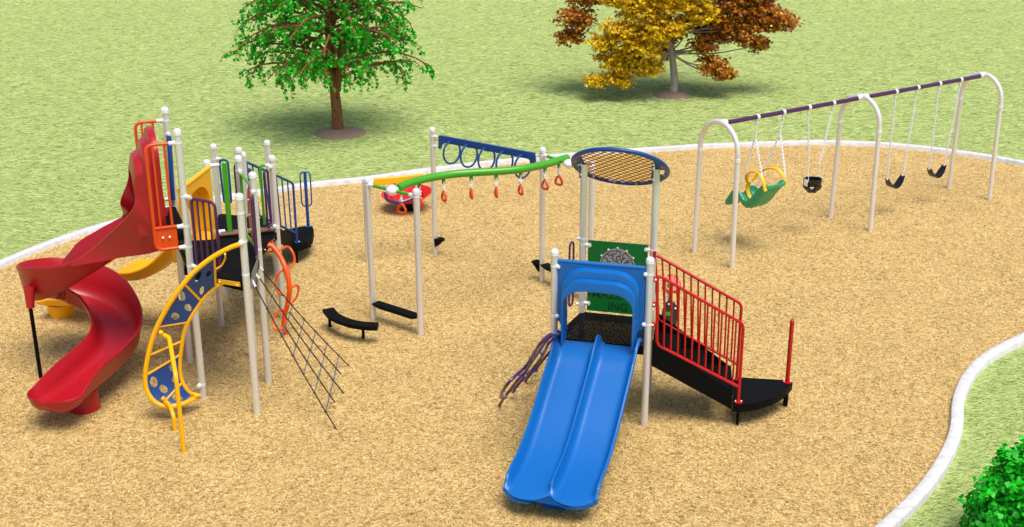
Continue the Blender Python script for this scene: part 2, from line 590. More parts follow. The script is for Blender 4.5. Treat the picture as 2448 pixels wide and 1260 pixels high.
# ================================================================ SETTING
kp = [(-420, 860), (-150, 695), (0, 626), (60, 600), (190, 552), (330, 512), (480, 477), (560, 463), (745, 436), (866, 424), (1026, 402), (1190, 383), (1368, 366), (1600, 350), (1700, 344),
      (1900, 337), (1985, 336), (2140, 343), (2300, 361), (2448, 386), (2620, 425), (2760, 500), (2790, 600), (2700, 690), (2560, 752), (2448, 802), (2370, 842), (2325, 882), (2299, 930), (2290, 968), (2289, 1002), (2281, 1042),
      (2260, 1088), (2232, 1133), (2194, 1180), (2130, 1242), (2040, 1315), (1880, 1400), (1500, 1500), (700, 1520), (0, 1480), (-420, 1300), (-560, 1060)]
KZ = 0.10
kpts = spline([at(x, y, KZ) for x, y in kp], 6, closed=True)
def offset_loop(pts, d):
    out = []
    n = len(pts)
    for i, p in enumerate(pts):
        t = (pts[(i + 1) % n] - pts[i - 1]); t.z = 0; t.normalize()
        out.append(p + V(-t.y, t.x, 0) * d)
    return out
kin, kout = offset_loop(kpts, -0.075), offset_loop(kpts, 0.075)
def ring_z(pts, z, d=0):
    return [V(p.x, p.y, z) for p in (offset_loop(pts, d) if d else pts)]
b = MB()
b.loft([ring_z(kin, -.1), ring_z(kin, KZ - .012), ring_z(kin, KZ, .012), ring_z(kout, KZ, -.012), ring_z(kout, KZ - .012), ring_z(kout, -.1)])
tag(b.build('kerb', 'kerb', angle=50), kind='structure')
# lawn all round to the horizon, wood fibre inside the kerb
b = MB()
b.add([V(-600, -200, -.004), V(600, -200, -.004), V(600, 900, -.004), V(-600, 900, -.004)], [(0, 1, 2, 3)])
tag(b.build('lawn', 'grass', smooth=False), kind='structure')
b = MB()
b.add([V(p.x, p.y, 0.012) for p in kpts], [tuple(range(len(kpts)))])
tag(b.build('wood_fibre_ground', 'chips', smooth=False), kind='structure')
import numpy as np
def strands(name, pts, length, width, dir_mu, dir_sig, lift, curve, mat, z0, seed, scale=None):
    """one mesh of many loose strands: each a bent strip of two quads"""
    rg = np.random.default_rng(seed)
    n = len(pts)
    a = rg.normal(dir_mu, dir_sig, n) if dir_sig < 3 else rg.uniform(0, 2 * np.pi, n)
    k_ = 1.0 if scale is None else scale
    L = rg.uniform(length[0], length[1], n) * k_; W = rg.uniform(width[0], width[1], n) * k_
    dx, dy = np.cos(a), np.sin(a); nx, ny = -dy, dx
    cv = rg.uniform(-curve, curve, n) * L
    lf = rg.uniform(lift[0], lift[1], n)
    vs = np.zeros((n, 6, 3), dtype=np.float32)
    for k, (t, cf, zf, wf) in enumerate(((-.5, 0, 0, .6), (0, 1, 1, 1), (.5, 0, .35, .4))):
        cx = pts[:, 0] + dx * L * t + nx * cv * cf
        cy = pts[:, 1] + dy * L * t + ny * cv * cf
        cz = z0 + lf * zf
        for m, sg in ((0, 1), (1, -1)):
            vs[:, k * 2 + m, 0] = cx + nx * W * .5 * wf * sg
            vs[:, k * 2 + m, 1] = cy + ny * W * .5 * wf * sg
            vs[:, k * 2 + m, 2] = cz + W * .25 * sg
    base = (np.arange(n) * 6)[:, None, None]
    q = np.array([[0, 1, 3, 2], [2, 3, 5, 4]])[None]
    fs = (base + q).reshape(-1)
    me = bpy.data.meshes.new(name)
    me.vertices.add(n * 6); me.vertices.foreach_set('co', vs.reshape(-1))
    me.loops.add(len(fs)); me.loops.foreach_set('vertex_index', fs.astype(np.int32))
    me.polygons.add(n * 2)
    me.polygons.foreach_set('loop_start', (np.arange(n * 2) * 4).astype(np.int32))
    me.update(calc_edges=True)
    me.materials.append(M[mat])
    o = bpy.data.objects.new(name, me); S.collection.objects.link(o)
    return tag(o, kind='stuff')
_kx = np.array([p.x for p in kpts]); _ky = np.array([p.y for p in kpts])
def inside_kerb(x, y):
    c = np.zeros(len(x), bool)
    for i in range(len(_kx)):
        x1, y1, x2, y2 = _kx[i], _ky[i], _kx[i - 1], _ky[i - 1]
        if y1 == y2: continue
        m = ((y1 > y) != (y2 > y)) & (x < (x2 - x1) * (y - y1) / (y2 - y1) + x1)
        c ^= m
    return c
def near_kerb(x, y, d):
    r = np.zeros(len(x), bool)
    for i in range(len(_kx)):
        r |= (x - _kx[i]) ** 2 + (y - _ky[i]) ** 2 < d * d
        mx, my = (_kx[i] + _kx[i - 1]) / 2, (_ky[i] + _ky[i - 1]) / 2
        r |= (x - mx) ** 2 + (y - my) ** 2 < d * d
    return r
_rg = np.random.default_rng(4)
def scatter(n, y0, y1, pw):
    y = y0 + (y1 - y0) * _rg.random(n) ** pw
    x = (_rg.random(n) * 2 - 1) * (1.2 + y * .47)
    return x, y
_x, _y = scatter(230000, 10.0, 27.5, 1.15)
_k = inside_kerb(_x, _y) & ~near_kerb(_x, _y, .11)
fib = strands('wood_fibre', np.stack([_x[_k], _y[_k]], 1), (.025, .080), (.003, .008), 0, 9, (.003, .016), .22, 'fibre', .014, 1)
_x, _y = scatter(260000, 10.0, 62.0, 1.6)
_k = ~inside_kerb(_x, _y) & ~near_kerb(_x, _y, .16)
gra = strands('grass', np.stack([_x[_k], _y[_k]], 1), (.07, .20), (.006, .014), .04, .42, (.006, .03), .12, 'blade', .0, 2, np.minimum(1.0, .15 + .028 * _y[_k]))


# ================================================================ TREES
def disc_mulch(c, r, label):
    b = MB()
    n = 40
    rings = []
    for k, (f, z) in enumerate([(1.0, -.01), (.96, .02), (.6, .07), (.2, .10)]):
        rings.append([V(c[0] + r * f * (1 + .03 * noise.noise(V(a * 2, f, c[0]))) * math.cos(a), c[1] + r * f * (1 + .03 * noise.noise(V(a * 2, f, c[0]))) * math.sin(a), z) for a in (2 * PI * i / n for i in range(n))])
    b.loft(rings, caps=True)
    o = b.build('mulch_bed', 'mulch')
    return tag(o, kind='structure')
def add_leaf(vs, fs, p, nrm, size, shape='round', rng=random):
    q = nrm.to_track_quat('Z', 'Y').to_matrix() @ Matrix.Rotation(rng.uniform(0, 2 * PI), 3, 'Z')
    if shape == 'round':
        pts = [(0, -.5, 0), (.36, -.18, .06), (.40, .18, .08), (0, .58, -.04), (-.40, .18, .08), (-.36, -.18, .06)]
    elif shape == 'maple':
        pts = [(0, -.5, 0), (.16, -.22, .03), (.52, -.25, -.05), (.34, .05, .04), (.50, .32, -.06), (.16, .24, .05), (0, .62, -.08), (-.16, .24, .05), (-.50, .32, -.06), (-.34, .05, .04), (-.52, -.25, -.05), (-.16, -.22, .03)]
    else:
        pts = [(0, -.5, 0), (.22, -.2, .04), (.5, .10, -.02), (.34, .30, .05), (.18, .40, 0), (0, .34, .06), (-.18, .42, 0), (-.34, .30, .05), (-.5, .10, -.02), (-.22, -.2, .04)]
    o = len(vs)
    for x in pts:
        vs.append(p + q @ (Vector(x) * size))
    fs.append(tuple(range(o, o + len(pts))))
rt = random.Random(11)
def rvec(r):
    while True:
        v = V(r.uniform(-1, 1), r.uniform(-1, 1), r.uniform(-1, 1))
        if .05 < v.length < 1:
            return v.normalized()
def branch(wood, start, d, length, r0, depth, tips, rng, droop=0.0, wob=0.25, r1f=.35):
    n = 6
    pts = [start.copy()]
    p = start.copy(); dd = d.normalized()
    for i in range(n):
        dd = (dd + rvec(rng) * wob * .35 + V(0, 0, -droop * (i + 1) / n)).normalized()
        p = p + dd * length / n
        pts.append(p.copy())
    wood.tube(pts, r0, 6 if depth else 8, r2=r0 * r1f)
    tips.append((depth, pts))
    return pts
def green_tree():
    base = at(808, 317)
    t = thing('broadleaf_tree', V(base.x, base.y, 0), 'green leafy tree with reddish brown trunk left on the lawn', 'tree')
    rng = random.Random(5)
    wood = MB(); tips = []
    tr = [base + V(0, 0, -.1), base + V(0.0, 0, .5), base + V(-.04, 0, 1.2), base + V(-.10, .05, 2.2), base + V(-.04, 0, 3.4), base + V(.06, 0, 5.2)]
    trunk = MB()
    path = spline(tr, 5)
    trunk.tube(path, lambda s: .15 * (1 - .75 * s) + .05 * max(0, 1 - s * 14), 16)
    trunk.tube(spline([base + V(.02, 0, 1.0), base + V(.14, -.05, 1.7), base + V(.26, -.02, 2.6), base + V(.34, 0, 3.8)], 5), .10, 12, r2=.03)
    trunk.build('trunk', 'bark', t)
    nb = 104
    leaves = []
    for i in range(nb):
        z = 1.22 + 3.9 * (i / nb) ** 1.05
        a = i * 2.39996 + rng.uniform(-.25, .25)
        prof = 2.28 * (1 - max(0, (z - 2.6)) / 4.2) * (0.80 + .20 * min(1, (z - 1.0) / .7))
        L = prof * rng.uniform(.82, 1.08)
        st = V(base.x - .03, base.y, z)
        d = V(math.cos(a), math.sin(a), .30 + .25 * rng.random())
        pts = branch(wood, st, d, L, .042 * (1.1 - .5 * i / nb), 0, [], rng, droop=.23, wob=.4, r1f=.3)
        for k in range(12):
            s = rng.uniform(.2, 1.0)
            fi = s * 6; ii = int(min(5, fi)); q = pts[ii].lerp(pts[ii + 1], fi - ii)
            dd = (pts[ii + 1] - pts[ii]).normalized()
            d2 = (dd * .7 + rvec(rng) * .8 + V(0, 0, -.05)).normalized()
            l2 = rng.uniform(.35, .75) * (1.1 - .35 * s)
            p2 = branch(wood, q, d2, l2, .011, 1, [], rng, droop=.32, wob=.5, r1f=.4)
            for m in range(12):
                s2 = rng.uniform(.15, 1.0)
                fi = s2 * 6; ii2 = int(min(5, fi)); q2 = p2[ii2].lerp(p2[ii2 + 1], fi - ii2)
                leaves.append(q2 + rvec(rng) * .05 + V(0, 0, -.03))
    wood.build('branch', 'bark', t)
    vs, fs = [], []
    for p in leaves:
        add_leaf(vs, fs, p, (rvec(rng) + V(0, -.3, .25)).normalized(), rng.uniform(.065, .095), 'round', rng)
    MB().add(vs, fs).build('crown', 'leaf', t, smooth=False)
    disc_mulch((base.x + .05, base.y - .05), .62, '')
green_tree()
def maple_tree():
    base = at(1608, 226)
    t = thing('maple_tree', V(base.x, base.y, 0), 'autumn tree with yellow and rust red leaves on the lawn', 'tree')
    rng = random.Random(9)
    trunk = MB()
    tr = [base + V(0, 0, -.1), base + V(.03, 0, .35), base + V(-.03, 0, .85), base + V(-.17, 0, 1.5), base + V(-.28, 0, 2.2), base + V(-.26, 0, 3.2), base + V(-.2, 0, 4.6)]
    trunk.tube(spline(tr, 6), lambda s: .115 * (1 - .7 * s) + .03 * max(0, 1 - s * 12), 14)
    trunk.build('trunk', 'barkg', t)
    wood = MB()
    vy, fy, vo, fo = [], [], [], []
    def onlobe(p, q):
        return p.lerp(q, .5)
    # (offset from base, radius, is yellow, attach z)
    lobes = []
    def blob(cx, cy, cz, r, kind, sq=.6):
        lobes.append((base + V(cx, cy, cz), r, kind, sq))
    # yellow lower and central masses
    for x, y, z, r in [(-1.55, -.5, 1.0, .55), (-.9, -.7, 1.35, .65), (-1.3, -.7, 1.8, .75), (-.55, -.9, 1.9, .6), (-.95, -.8, 2.45, .75), (-1.5, -.4, 2.6, .6), (-.3, -.8, 2.5, .5), (.3, -.7, 2.6, .6), (.55, -.8, 2.2, .45),
                       (.7, -.6, 2.9, .6), (-1.9, -.5, 1.45, .45), (-1.1, -.6, .9, .45), (-.7, -.8, 2.9, .7), (-.15, -.8, 1.95, .45), (-.2, -.6, 3.2, .8), (-1.1, -.4, 3.3, .8), (-2.0, -.7, .55, .34), (-1.45, -.7, .55, .35), (-.75, -.6, .85, .4)]:
        blob(x, y, z, r, 'y')
    for x, y, z, r in [(2.3, -.1, 2.1, .6), (1.75, -.2, 1.6, .55), (2.75, 0, 1.9, .45), (1.4, -.3, 2.3, .55), (.95, -.4, .85, .42), (.7, -.3, 1.35, .4), (1.15, .4, 1.6, .55), (.5, .8, 1.7, .6), (-.15, .9, 1.4, .45), (1.7, -.2, 2.8, .55), (2.5, .2, 2.7, .5),
                       (-2.55, 0, 2.0, .55), (-2.75, .1, 1.5, .38), (-2.3, .2, 2.6, .6), (-2.6, .1, 2.9, .4), (-.2, .5, 1.0, .3), (1.0, 0, 3.3, .6), (0, 1.0, 2.6, .8), (1.25, -.5, .62, .28), (-1.9, .4, 3.2, .6), (2.2, 0, 1.3, .35), (2.0, -.1, 1.9, .5), (1.2, -.2, 1.95, .45), (1.9, 0, 2.4, .55), (.7, .5, 2.0, .5)]:
        blob(x, y, z, r, 'o')
    for i in range(16):
        a = rng.uniform(0, 2 * PI); r = rng.uniform(.3, 1.9)
        blob(r * math.cos(a), r * math.sin(a), rng.uniform(3.5, 5.0), .8, 'y' if math.cos(a) < .3 else 'o')
    for c, r, kind, sq in lobes:
        zz = max(.9, min(3.8, (c.z) * .8))
        zz = max(.9, min(3.8, round(zz / .55) * .55)); root = base + V(-.03 - .10 * min(zz, 2.5), 0, zz)
        mid = root.lerp(c, .5) + V(0, 0, -.12)
        path = spline([root, mid, c], 4)
        wood.tube(path, .028, 7, r2=.008)
        n = int(3000 * r * r) + 300
        for k in range(5):
            e = c + rvec(rng) * r * .75
            wood.tube([c + (root - c) * rng.uniform(0, .25), c.lerp(e, .5) + V(0, 0, .04), e], .009, 4, r2=.004)
        # sprays: flat layered clusters of leaves
        for k in range(max(10, int(n / 13))):
            o = rvec(rng); o.z *= sq
            ctr = c + o * r * rng.uniform(.25, 1.0)
            for m in range(13):
                off = rvec(rng); off.z *= .35
                p = ctr + off * rng.uniform(.02, .21)
                if p.z < .28: continue
                nr = (V(0, -.25, .8) + rvec(rng) * .75).normalized()
                sz = rng.uniform(.065, .10)
                isy = kind == 'y'
                if rng.random() < (.05 if isy else .13): isy = not isy
                if isy: add_leaf(vy, fy, p, nr, sz, 'maple', rng)
                else: add_leaf(vo, fo, p, nr, sz, 'maple', rng)
    wood.build('branch', 'barkg', t)
    MB().add(vy, fy).build('yellow_crown', 'leafy', t, smooth=False)['label'] = 'bright yellow leaves'
    MB().add(vo, fo).build('rust_crown', 'leafo', t, smooth=False)['label'] = 'rust red leaves'
    disc_mulch((base.x, base.y - .05), .55, '')
maple_tree()
def bush():
    base = at(2476, 1335)
    t = thing('shrub', V(base.x, base.y, 0), 'dense bright green shrub beside the white kerb', 'shrub')
    rng = random.Random(3)
    wood = MB()
    vs, fs = [], []
    cl = []
    for i in range(360):
        d = rvec(rng)
        d.z = abs(d.z) * 1.0 + .02
        c = base + V(d.x * .70, d.y * .70, .08 + d.z * 1.12) * 1.0
        c = base + (c - base) * rng.uniform(.66, 1.04)
        cl.append(c)
        wood.tube([base + V(0, 0, .02), base.lerp(c, .5) + V(0, 0, .1), c], .012, 5, r2=.004)
    for c in cl:
        ax = ((c - base - V(0, 0, .1)).normalized() + V(0, 0, .45)).normalized()
        for k in range(34):
            o = rvec(rng) * rng.uniform(.02, .125)
            p = c + o
            nr = (ax + rvec(rng) * .8).normalized()
            add_leaf(vs, fs, p, nr, rng.uniform(.055, .085), 'fan', rng)
    wood.build('stem', 'bark', t)
    MB().add(vs, fs).build('foliage', 'leafb', t, smooth=False)
bush()

# ================================================================ SWING SET
SW = [V(3.36, 19.58, 0), V(6.13, 21.42, 0), V(8.92, 23.27, 0)]
sdir = dirxy(SW[0], SW[2]); snrm = V(sdir.y, -sdir.x, 0)
BEAM = 2.345
t_sw = thing('swing_frame', SW[1], 'long arched swing frame with white legs and a purple top beam', 'swing frame')
def beam_at(px, py):
    return inp(px, py, SW[0], SW[2])
for i, c in enumerate(SW):
    hw = .44
    leg = []
    zc = 1.92
    leg.append(c - snrm * (hw + .03) + V(0, 0, -.15))
    leg.append(c - snrm * hw + V(0, 0, zc))
    for k in range(1, 16):
        a = PI - PI * k / 16
        leg.append(c + snrm * hw * math.cos(a) + V(0, 0, zc + (BEAM + .03 - zc) * math.sin(a)))
    leg.append(c + snrm * hw + V(0, 0, zc))
    leg.append(c + snrm * (hw + .03) + V(0, 0, -.15))
    ar = MB().tube(leg, .042, 16).build('arch_leg', 'arch', t_sw)
    for s in (-1, 1):
        q = c + snrm * s * (hw + .003)
        MB().cyl(q + V(0, 0, 1.80), q + V(0, 0, 1.86), .047, 16).build('collar', 'white', ar)
    for s in (-1, 1):
        if (i == 0 and s < 0) or (i == 2 and s > 0): continue
        MB().tube([c + sdir * s * .01 + V(0, 0, BEAM + .02), c + sdir * s * .13 + V(0, 0, BEAM + .01)], .048, 16).build('beam_collar', 'white', ar)
for i in (0, 1):
    MB().cyl(SW[i] + sdir * .12 + V(0, 0, BEAM), SW[i + 1] - sdir * .12 + V(0, 0, BEAM), .038, 16).build('top_beam', 'purple', t_sw)
hang_px = [(1811, 276), (1873, 266), (1934, 254), (1992, 243), (2142, 215), (2194, 205), (2246, 196), (2297, 186)]
hang = []
for px, py in hang_px:
    q = beam_at(px, py); q.z = BEAM
    hang.append(q)
    b = MB()
    b.tube([q - sdir * .028, q + sdir * .028], .047, 16)
    b.box(q - V(0, 0, .07), (.035, .03, .09), math.atan2(sdir.y, sdir.x))
    b.tube([q + snrm * .02 - V(0, 0, .10), q - snrm * .02 - V(0, 0, .10)], .02, 8)
    b.build('swing_hanger', 'white', t_sw)
def chain(b, a, c, link=.042, r=.0085, wd=.022):
    a, c = Vector(a), Vector(c)
    L = (c - a).length; n = max(2, int(L / (link * .74)))
    d = (c - a).normalized()
    s1 = d.cross(V(0, 1, .1)).normalized(); s2 = d.cross(s1)
    for k in range(n):
        m = a.lerp(c, (k + .5) / n)
        s = s1 if k % 2 else s2
        h = link / 2
        pts = [m + d * h * .55 + s * wd * .5, m + d * h, m + d * h * .55 - s * wd * .5, m - d * h * .55 - s * wd * .5, m - d * h, m - d * h * .55 + s * wd * .5]
        b.tube(pts, r, 4, closed=True)
    return b
def top_of(i):
    return hang[i] - V(0, 0, .115)
# belt swings
def belt(i0, px, py, lab):
    A, Bq = top_of(i0), top_of(i0 + 1)
    mid = (A + Bq) / 2
    z = .52
    c = inp(px, py, SW[0], SW[2])
    c = V(c.x, c.y, c.z)
    t = thing('belt_swing', c, lab, 'swing', 'black belt swings on white chains')
    half = .215
    e0, e1 = c - sdir * half + V(0, 0, .20), c + sdir * half + V(0, 0, .20)
    rings = []
    for k in range(17):
        u = -1 + k / 8
        p = c + sdir * half * u * (1 - .06 * (1 - abs(u))) + V(0, 0, .20 * abs(u) ** 2.2)
        wdt = .075 * (1 - .35 * max(0, abs(u) - .7) / .3)
        nn = V(0, 0, 1)
        tn = (sdir * half + V(0, 0, .20 * 2.2 * abs(u) ** 1.2 * (1 if u > 0 else -1))).normalized()
        nn = snrm.cross(tn)
        rings.append([p + snrm * wdt + nn * .006, p - snrm * wdt + nn * .006, p - snrm * wdt - nn * .006, p + snrm * wdt - nn * .006])
    MB().loft(rings, caps=True).build('belt_seat', 'rubber', t)
    for e, a in ((e0, A), (e1, Bq)):
        b = MB()
        chain(b, a, e + V(0, 0, .01))
        ch = b.build('chain', 'galv', t)
        MB().tube([e - snrm * .02 + V(0, 0, -.01), e + snrm * .02 + V(0, 0, -.01)], .016, 8).build('shackle', 'white', ch)
belt(4, 2137, 448, 'black belt swing hanging in the far bay, nearer the middle arch')
belt(6, 2237, 423, 'black belt swing hanging in the far bay, next to the far end arch')
# bucket seat
def bucket():
    A, Bq = top_of(2), top_of(3)
    c = inp(1942, 440, SW[0], SW[2])
    t = thing('bucket_swing', c, 'black toddler bucket swing with light grey side tabs', 'swing')
    n = 28
    a0 = math.atan2(sdir.y, sdir.x)
    def shell(rads, zs):
        return [[c + V(rx * math.cos(a + a0), rx * .82 * math.sin(a + a0), z) for a in (2 * PI * k / n for k in range(n))] for rx, z in zip(rads, zs)]
    b = MB()
    b.loft(shell([.150, .163, .163, .156], [.02, .04, .10, .10]), caps=False)
    b.loft(shell([.156, .150, .148], [.10, .04, .0]), caps=False)
    # band bottom and crotch with four leg openings
    b.loft(shell([.163, .150, .150], [.04, .0, -.02]))
    for s in (0, PI / 2, PI, 3 * PI / 2):
        pts = []
        for k in range(7):
            u = k / 6
            pts.append((.150 * math.cos(u * PI / 2), -.02 - .125 * math.sin(u * PI / 2)))
        rings = []
        d = V(math.cos(s + a0), math.sin(s + a0), 0); e = V(-d.y, d.x, 0)
        for k, (rr, z) in enumerate(pts):
            wd = .055 if k < 2 else .055 + .012 * math.sin(k)
            wd = .085 - .04 * math.sin(k / 6 * PI)
            rings.append([c + d * rr + e * wd + V(0, 0, z), c + d * rr - e * wd + V(0, 0, z), c + d * (rr - .012) - e * wd + V(0, 0, z + .01), c + d * (rr - .012) + e * wd + V(0, 0, z + .01)])
        b.loft(rings, caps=True)
    b.build('bucket_seat', 'rubber', t)
    for s, a in ((-1, A), (1, Bq)):
        q = c + sdir * s * .155 + V(0, 0, .08)
        MB().box(q + sdir * s * .012 - V(0, 0, .03), (.012, .085, .12), a0, bev=.005).build('side_tab', 'white', t)
        up = c + sdir * s * .13 + V(0, 0, .32)
        ch = chain(MB(), a, up).build('chain', 'galv', t)
        b = MB()
        b.tube([q + snrm * .05, up, q - snrm * .05], .005, 5)
        b.ball(up, .016, 8)
        b.build('v_link', 'white', ch)
bucket()
# adaptive high back swing
def adaptive():
    A, Bq = top_of(0), top_of(1)
    zz = .60
    c = inp(1810, 470, SW[0], SW[2])
    t = thing('adaptive_swing', c, 'large green reclining swing seat with yellow harness bars', 'swing')
    # local axes: w = along the beam, f = towards the feet (left/near), bk = towards the head
    f = -snrm * 1.0
    f = V(-.82, -.25, 0).normalized()
    wv = V(-f.y, f.x, 0) * -1          # across the seat, right side towards camera positive
    wv = sdir.copy(); f = -snrm
    # side profile of the seat shell: (along f, z)
    prof = [(.56, -.30), (.50, -.26), (.28, .02), (.16, -.03), (.02, -.10), (-.12, -.03), (-.42, .26), (-.50, .30)]
    prof = [(.60, -.235), (.52, -.20), (.36, -.02), (.26, .0), (.14, -.11), (.02, -.13), (-.09, -.05), (-.24, .14), (-.38, .30), (-.43, .31)]
    sp = spline([V(a, z, 0) for a, z in prof], 4)
    hw = .20
    rings = []
    for i, p in enumerate(sp):
        u = i / (len(sp) - 1)
        tn = (sp[min(i + 1, len(sp) - 1)] - sp[max(0, i - 1)]).normalized()
        nrm = V(-tn.y, tn.x, 0)
        if nrm.y < 0: nrm = -nrm
        wd = hw * (.75 + .25 * min(1, u * 3))
        lip = .075 * (1 - abs(2 * u - 1) ** 4)
        def P(x, off):
            q = p + nrm * off
            return c + f * q.x + V(0, 0, q.y) + wv * x
        rings.append([P(-wd - .02, lip), P(-wd, lip + .01), P(-wd + .03, .01), P(-wd * .5, 0), P(0, .004), P(wd * .5, 0), P(wd - .03, .01), P(wd, lip + .01), P(wd + .02, lip), P(wd + .01, -.015), P(wd - .02, -.045), P(wd * .4, -.05), P(0, -.046), P(-wd * .4, -.05), P(-wd + .02, -.045), P(-wd - .01, -.015)])
    seat = MB().loft(rings, caps=True).build('seat_shell', 'greens', t, angle=60)
    for k in (-.10, 0.0, .10):
        path = [c + f * a + V(0, 0, z) + wv * k for a, z in [(.02, -.185), (-.12, -.075), (-.26, .11), (-.38, .235)]]
        MB().tube(spline(path, 4), .014, 8).build('shell_rib', 'greens', seat)
    # harness: two yellow side bars joined in front
    def HP(a, z, x):
        return c + f * a + V(0, 0, z) + wv * x
    def strap(path, wd, th, nm, ax):
        pts = spline(path, 6)
        rings = []
        for i, p in enumerate(pts):
            tn = (pts[min(i + 1, len(pts) - 1)] - pts[max(0, i - 1)]).normalized()
            s = Vector(ax); s = (s - tn * s.dot(tn)).normalized()
            q = tn.cross(s)
            rings.append([p + s * wd * math.cos(a) + q * th * math.sin(a) for a in (2 * PI * k / 10 for k in range(10))])
        return MB().loft(rings, caps=True).build(nm, 'yellow', t)
    for s in (-1, 1):
        strap([HP(-.42, .24, s * .235), HP(-.34, .41, s * .23), HP(-.20, .50, s * .21), HP(-.02, .47, s * .18), HP(.14, .36, s * .14), HP(.20, .22, s * .05)], .036, .02, 'harness_bar', wv)
    strap([HP(.20, .22, 0), HP(.24, .10, 0), HP(.20, -.02, 0), HP(.10, -.10, 0)], .04, .022, 'centre_bar', wv)
    for s, top in ((-1, None), (1, None)):
        pass
    # chains: each hanger splits into a front and a back chain
    for (tp, s) in ((A, -1), (Bq, 1)):
        br = tp + V(0, 0, -.38)
        br = tp.lerp(c + wv * s * .1 + V(0, 0, .2), .22); br.x, br.y = tp.x * .85 + (c.x + wv.x * s * .22) * .15, tp.y * .85 + (c.y + wv.y * s * .22) * .15
        chain(MB(), tp, br).build('chain', 'galv', t)
        chain(MB(), br, HP(-.41, .24, s * .25)).build('chain', 'galv', t)
        chain(MB(), br, HP(.26, .05, s * .22)).build('chain', 'galv', t)
adaptive()

# ================================================================ OVERHEAD CLIMBER
AL, AR, RL, RR = V(-2.06, 17.07, 0), V(-1.32, 16.49, 0), V(-1.30, 19.93, 0), V(.48, 18.63, 0)
RB = at(872, 425, 1.47); RB.z = 0
R2 = at(1416, 393, 2.21); R2.z = 0
t_oh = thing('overhead_climber', AL, 'overhead climber of white posts with green, blue and yellow beams', 'climber')
posts_oh = {}
for nme, q, h in (('AL', AL, 2.21), ('AR', AR, 2.21), ('RL', RL, 2.22), ('RR', RR, 2.22), ('RB', RB, 1.47), ('R2', R2, 2.21)):
    posts_oh[nme] = post(t_oh, q, h)
# green S beam
gz = 2.10
gl = [at(x, y, gz) for x, y in [(952, 450), (972, 440), (1010, 429), (1070, 418), (1126, 413), (1197, 409), (1254, 403), (1311, 391), (1340, 382), (1356, 377)]]
gpath = spline(gl, 6)
gbeam = MB().tube(gpath, .058, 18).build('curved_beam', 'green', t_oh)
for (a, c, hub) in (('AL', 'AR', (938, 455)), ('RR', 'R2', (1361, 378))):
    pa, pc = dict(AL=AL, AR=AR, RR=RR, R2=R2)[a], dict(AL=AL, AR=AR, RR=RR, R2=R2)[c]
    hb = inp(*hub, pa, pc); 
    za = gz
    b = MB()
    d = dirxy(pa, pc)
    hb.z = gz
    b.tube([pa + d * .12 + V(0, 0, za), pc - d * .12 + V(0, 0, za)], .024, 10)
    cb = b.build('cross_bar', 'green', t_oh)
    MB().lathe(hb, [(.005, -.07), (.05, -.062), (.085, -.03), (.095, .0), (.085, .03), (.05, .062), (.005, .07)], 20).build('beam_hub', 'white', cb)
    clamp(posts_oh[a], pa + V(0, 0, za), d, .028, .08)
    clamp(posts_oh[c], pc + V(0, 0, za), -d, .028, .08)
# blue beam with trapeze loops
d = dirxy(RL, RR)
zb = 2.03
nn = V(-d.y, d.x, 0)
bb = MB()
A0, A1 = RL + d * .14, RR - d * .14
poly = []
ax = (A1 - A0).length
for s, z in [(0, zb + .055), (0.02, zb + .075), (ax - .02, zb + .075), (ax, zb + .055), (ax, zb - .15), (ax - .03, zb - .15), (ax - .05, zb - .085), (ax - .12, zb - .035), (.12, zb - .035), (.05, zb - .085), (.03, zb - .15), (0, zb - .15)]:
    poly.append(A0 + d * s + V(0, 0, z) - nn * .022)
bb.prism(poly, nn * .044)
blue_beam = bb.build('ring_beam', 'blued', t_oh, angle=20)
for q, dd in ((RL, d), (RR, -d)):
    for z in (zb + .04, zb - .12):
        clamp(posts_oh['RL' if q is RL else 'RR'], q + V(0, 0, z), dd, .02, .08)
for k, px in enumerate((1080, 1121, 1163, 1206, 1250)):
    q = inp(px, 360, RL, RR); q.z = zb + .02
    rr = .175
    ang = R(12)
    e = (nn * math.cos(ang) + d * math.sin(ang))
    pts = [q + e * rr * math.sin(a) * 1.0 + V(0, 0, -rr + rr * math.cos(a) * 1.08 - .02) for a in (2 * PI * i / 28 for i in range(28))]
    MB().tube(pts, .0165, 8, closed=True).build('climbing_loop', 'blued', blue_beam)
# yellow bar
d2 = dirxy(RB, RL)
yb = MB(); L2 = (RL - RB).length
zA = 1.385
mid = (RB + RL) / 2 + V(0, 0, zA)
mrot = Matrix((d2, V(-d2.y, d2.x, 0), V(0, 0, 1))).transposed()
yellow_bar = yb.box(mid, (L2 - .30, .06, .105), mat=mrot, bev=.008).build('support_bar', 'yelp', t_oh)
clamp(posts_oh['RB'], RB + V(0, 0, zA), d2, .026, .09)
clamp(posts_oh['RL'], RL + V(0, 0, zA), -d2, .026, .09)
# black step bars
def step_bar(A, B, z, parent, name='step_bar', s0=.05, s1=None, w=.15, h=.06):
    d = dirxy(A, B); n = V(-d.y, d.x, 0)
    L = (V(B[0], B[1], 0) - V(A[0], A[1], 0)).length
    s1 = L - .05 if s1 is None else s1
    rings = []
    for s, k in ((s0, .55), (s0 + .08, 1), (s1 - .08, 1), (s1, .55)):
        p = V(A[0], A[1], 0) + d * s + V(0, 0, z)
        rings.append([p + n * w / 2, p - n * w / 2, p - n * w * .5 - V(0, 0, h * .5 * k), p - n * w * .25 - V(0, 0, h * k * 1.2), p + n * w * .25 - V(0, 0, h * k * 1.2), p + n * w / 2 - V(0, 0, h * .5 * k)])
    return MB().loft(rings, caps=True).build(name, 'black', parent)
sa, sb = inp(893, 718, AL, AR), inp(1000, 747, AL, AR)
step_bar(AL, AR, .30, t_oh)
step_bar(RR, R2, .32, t_oh)
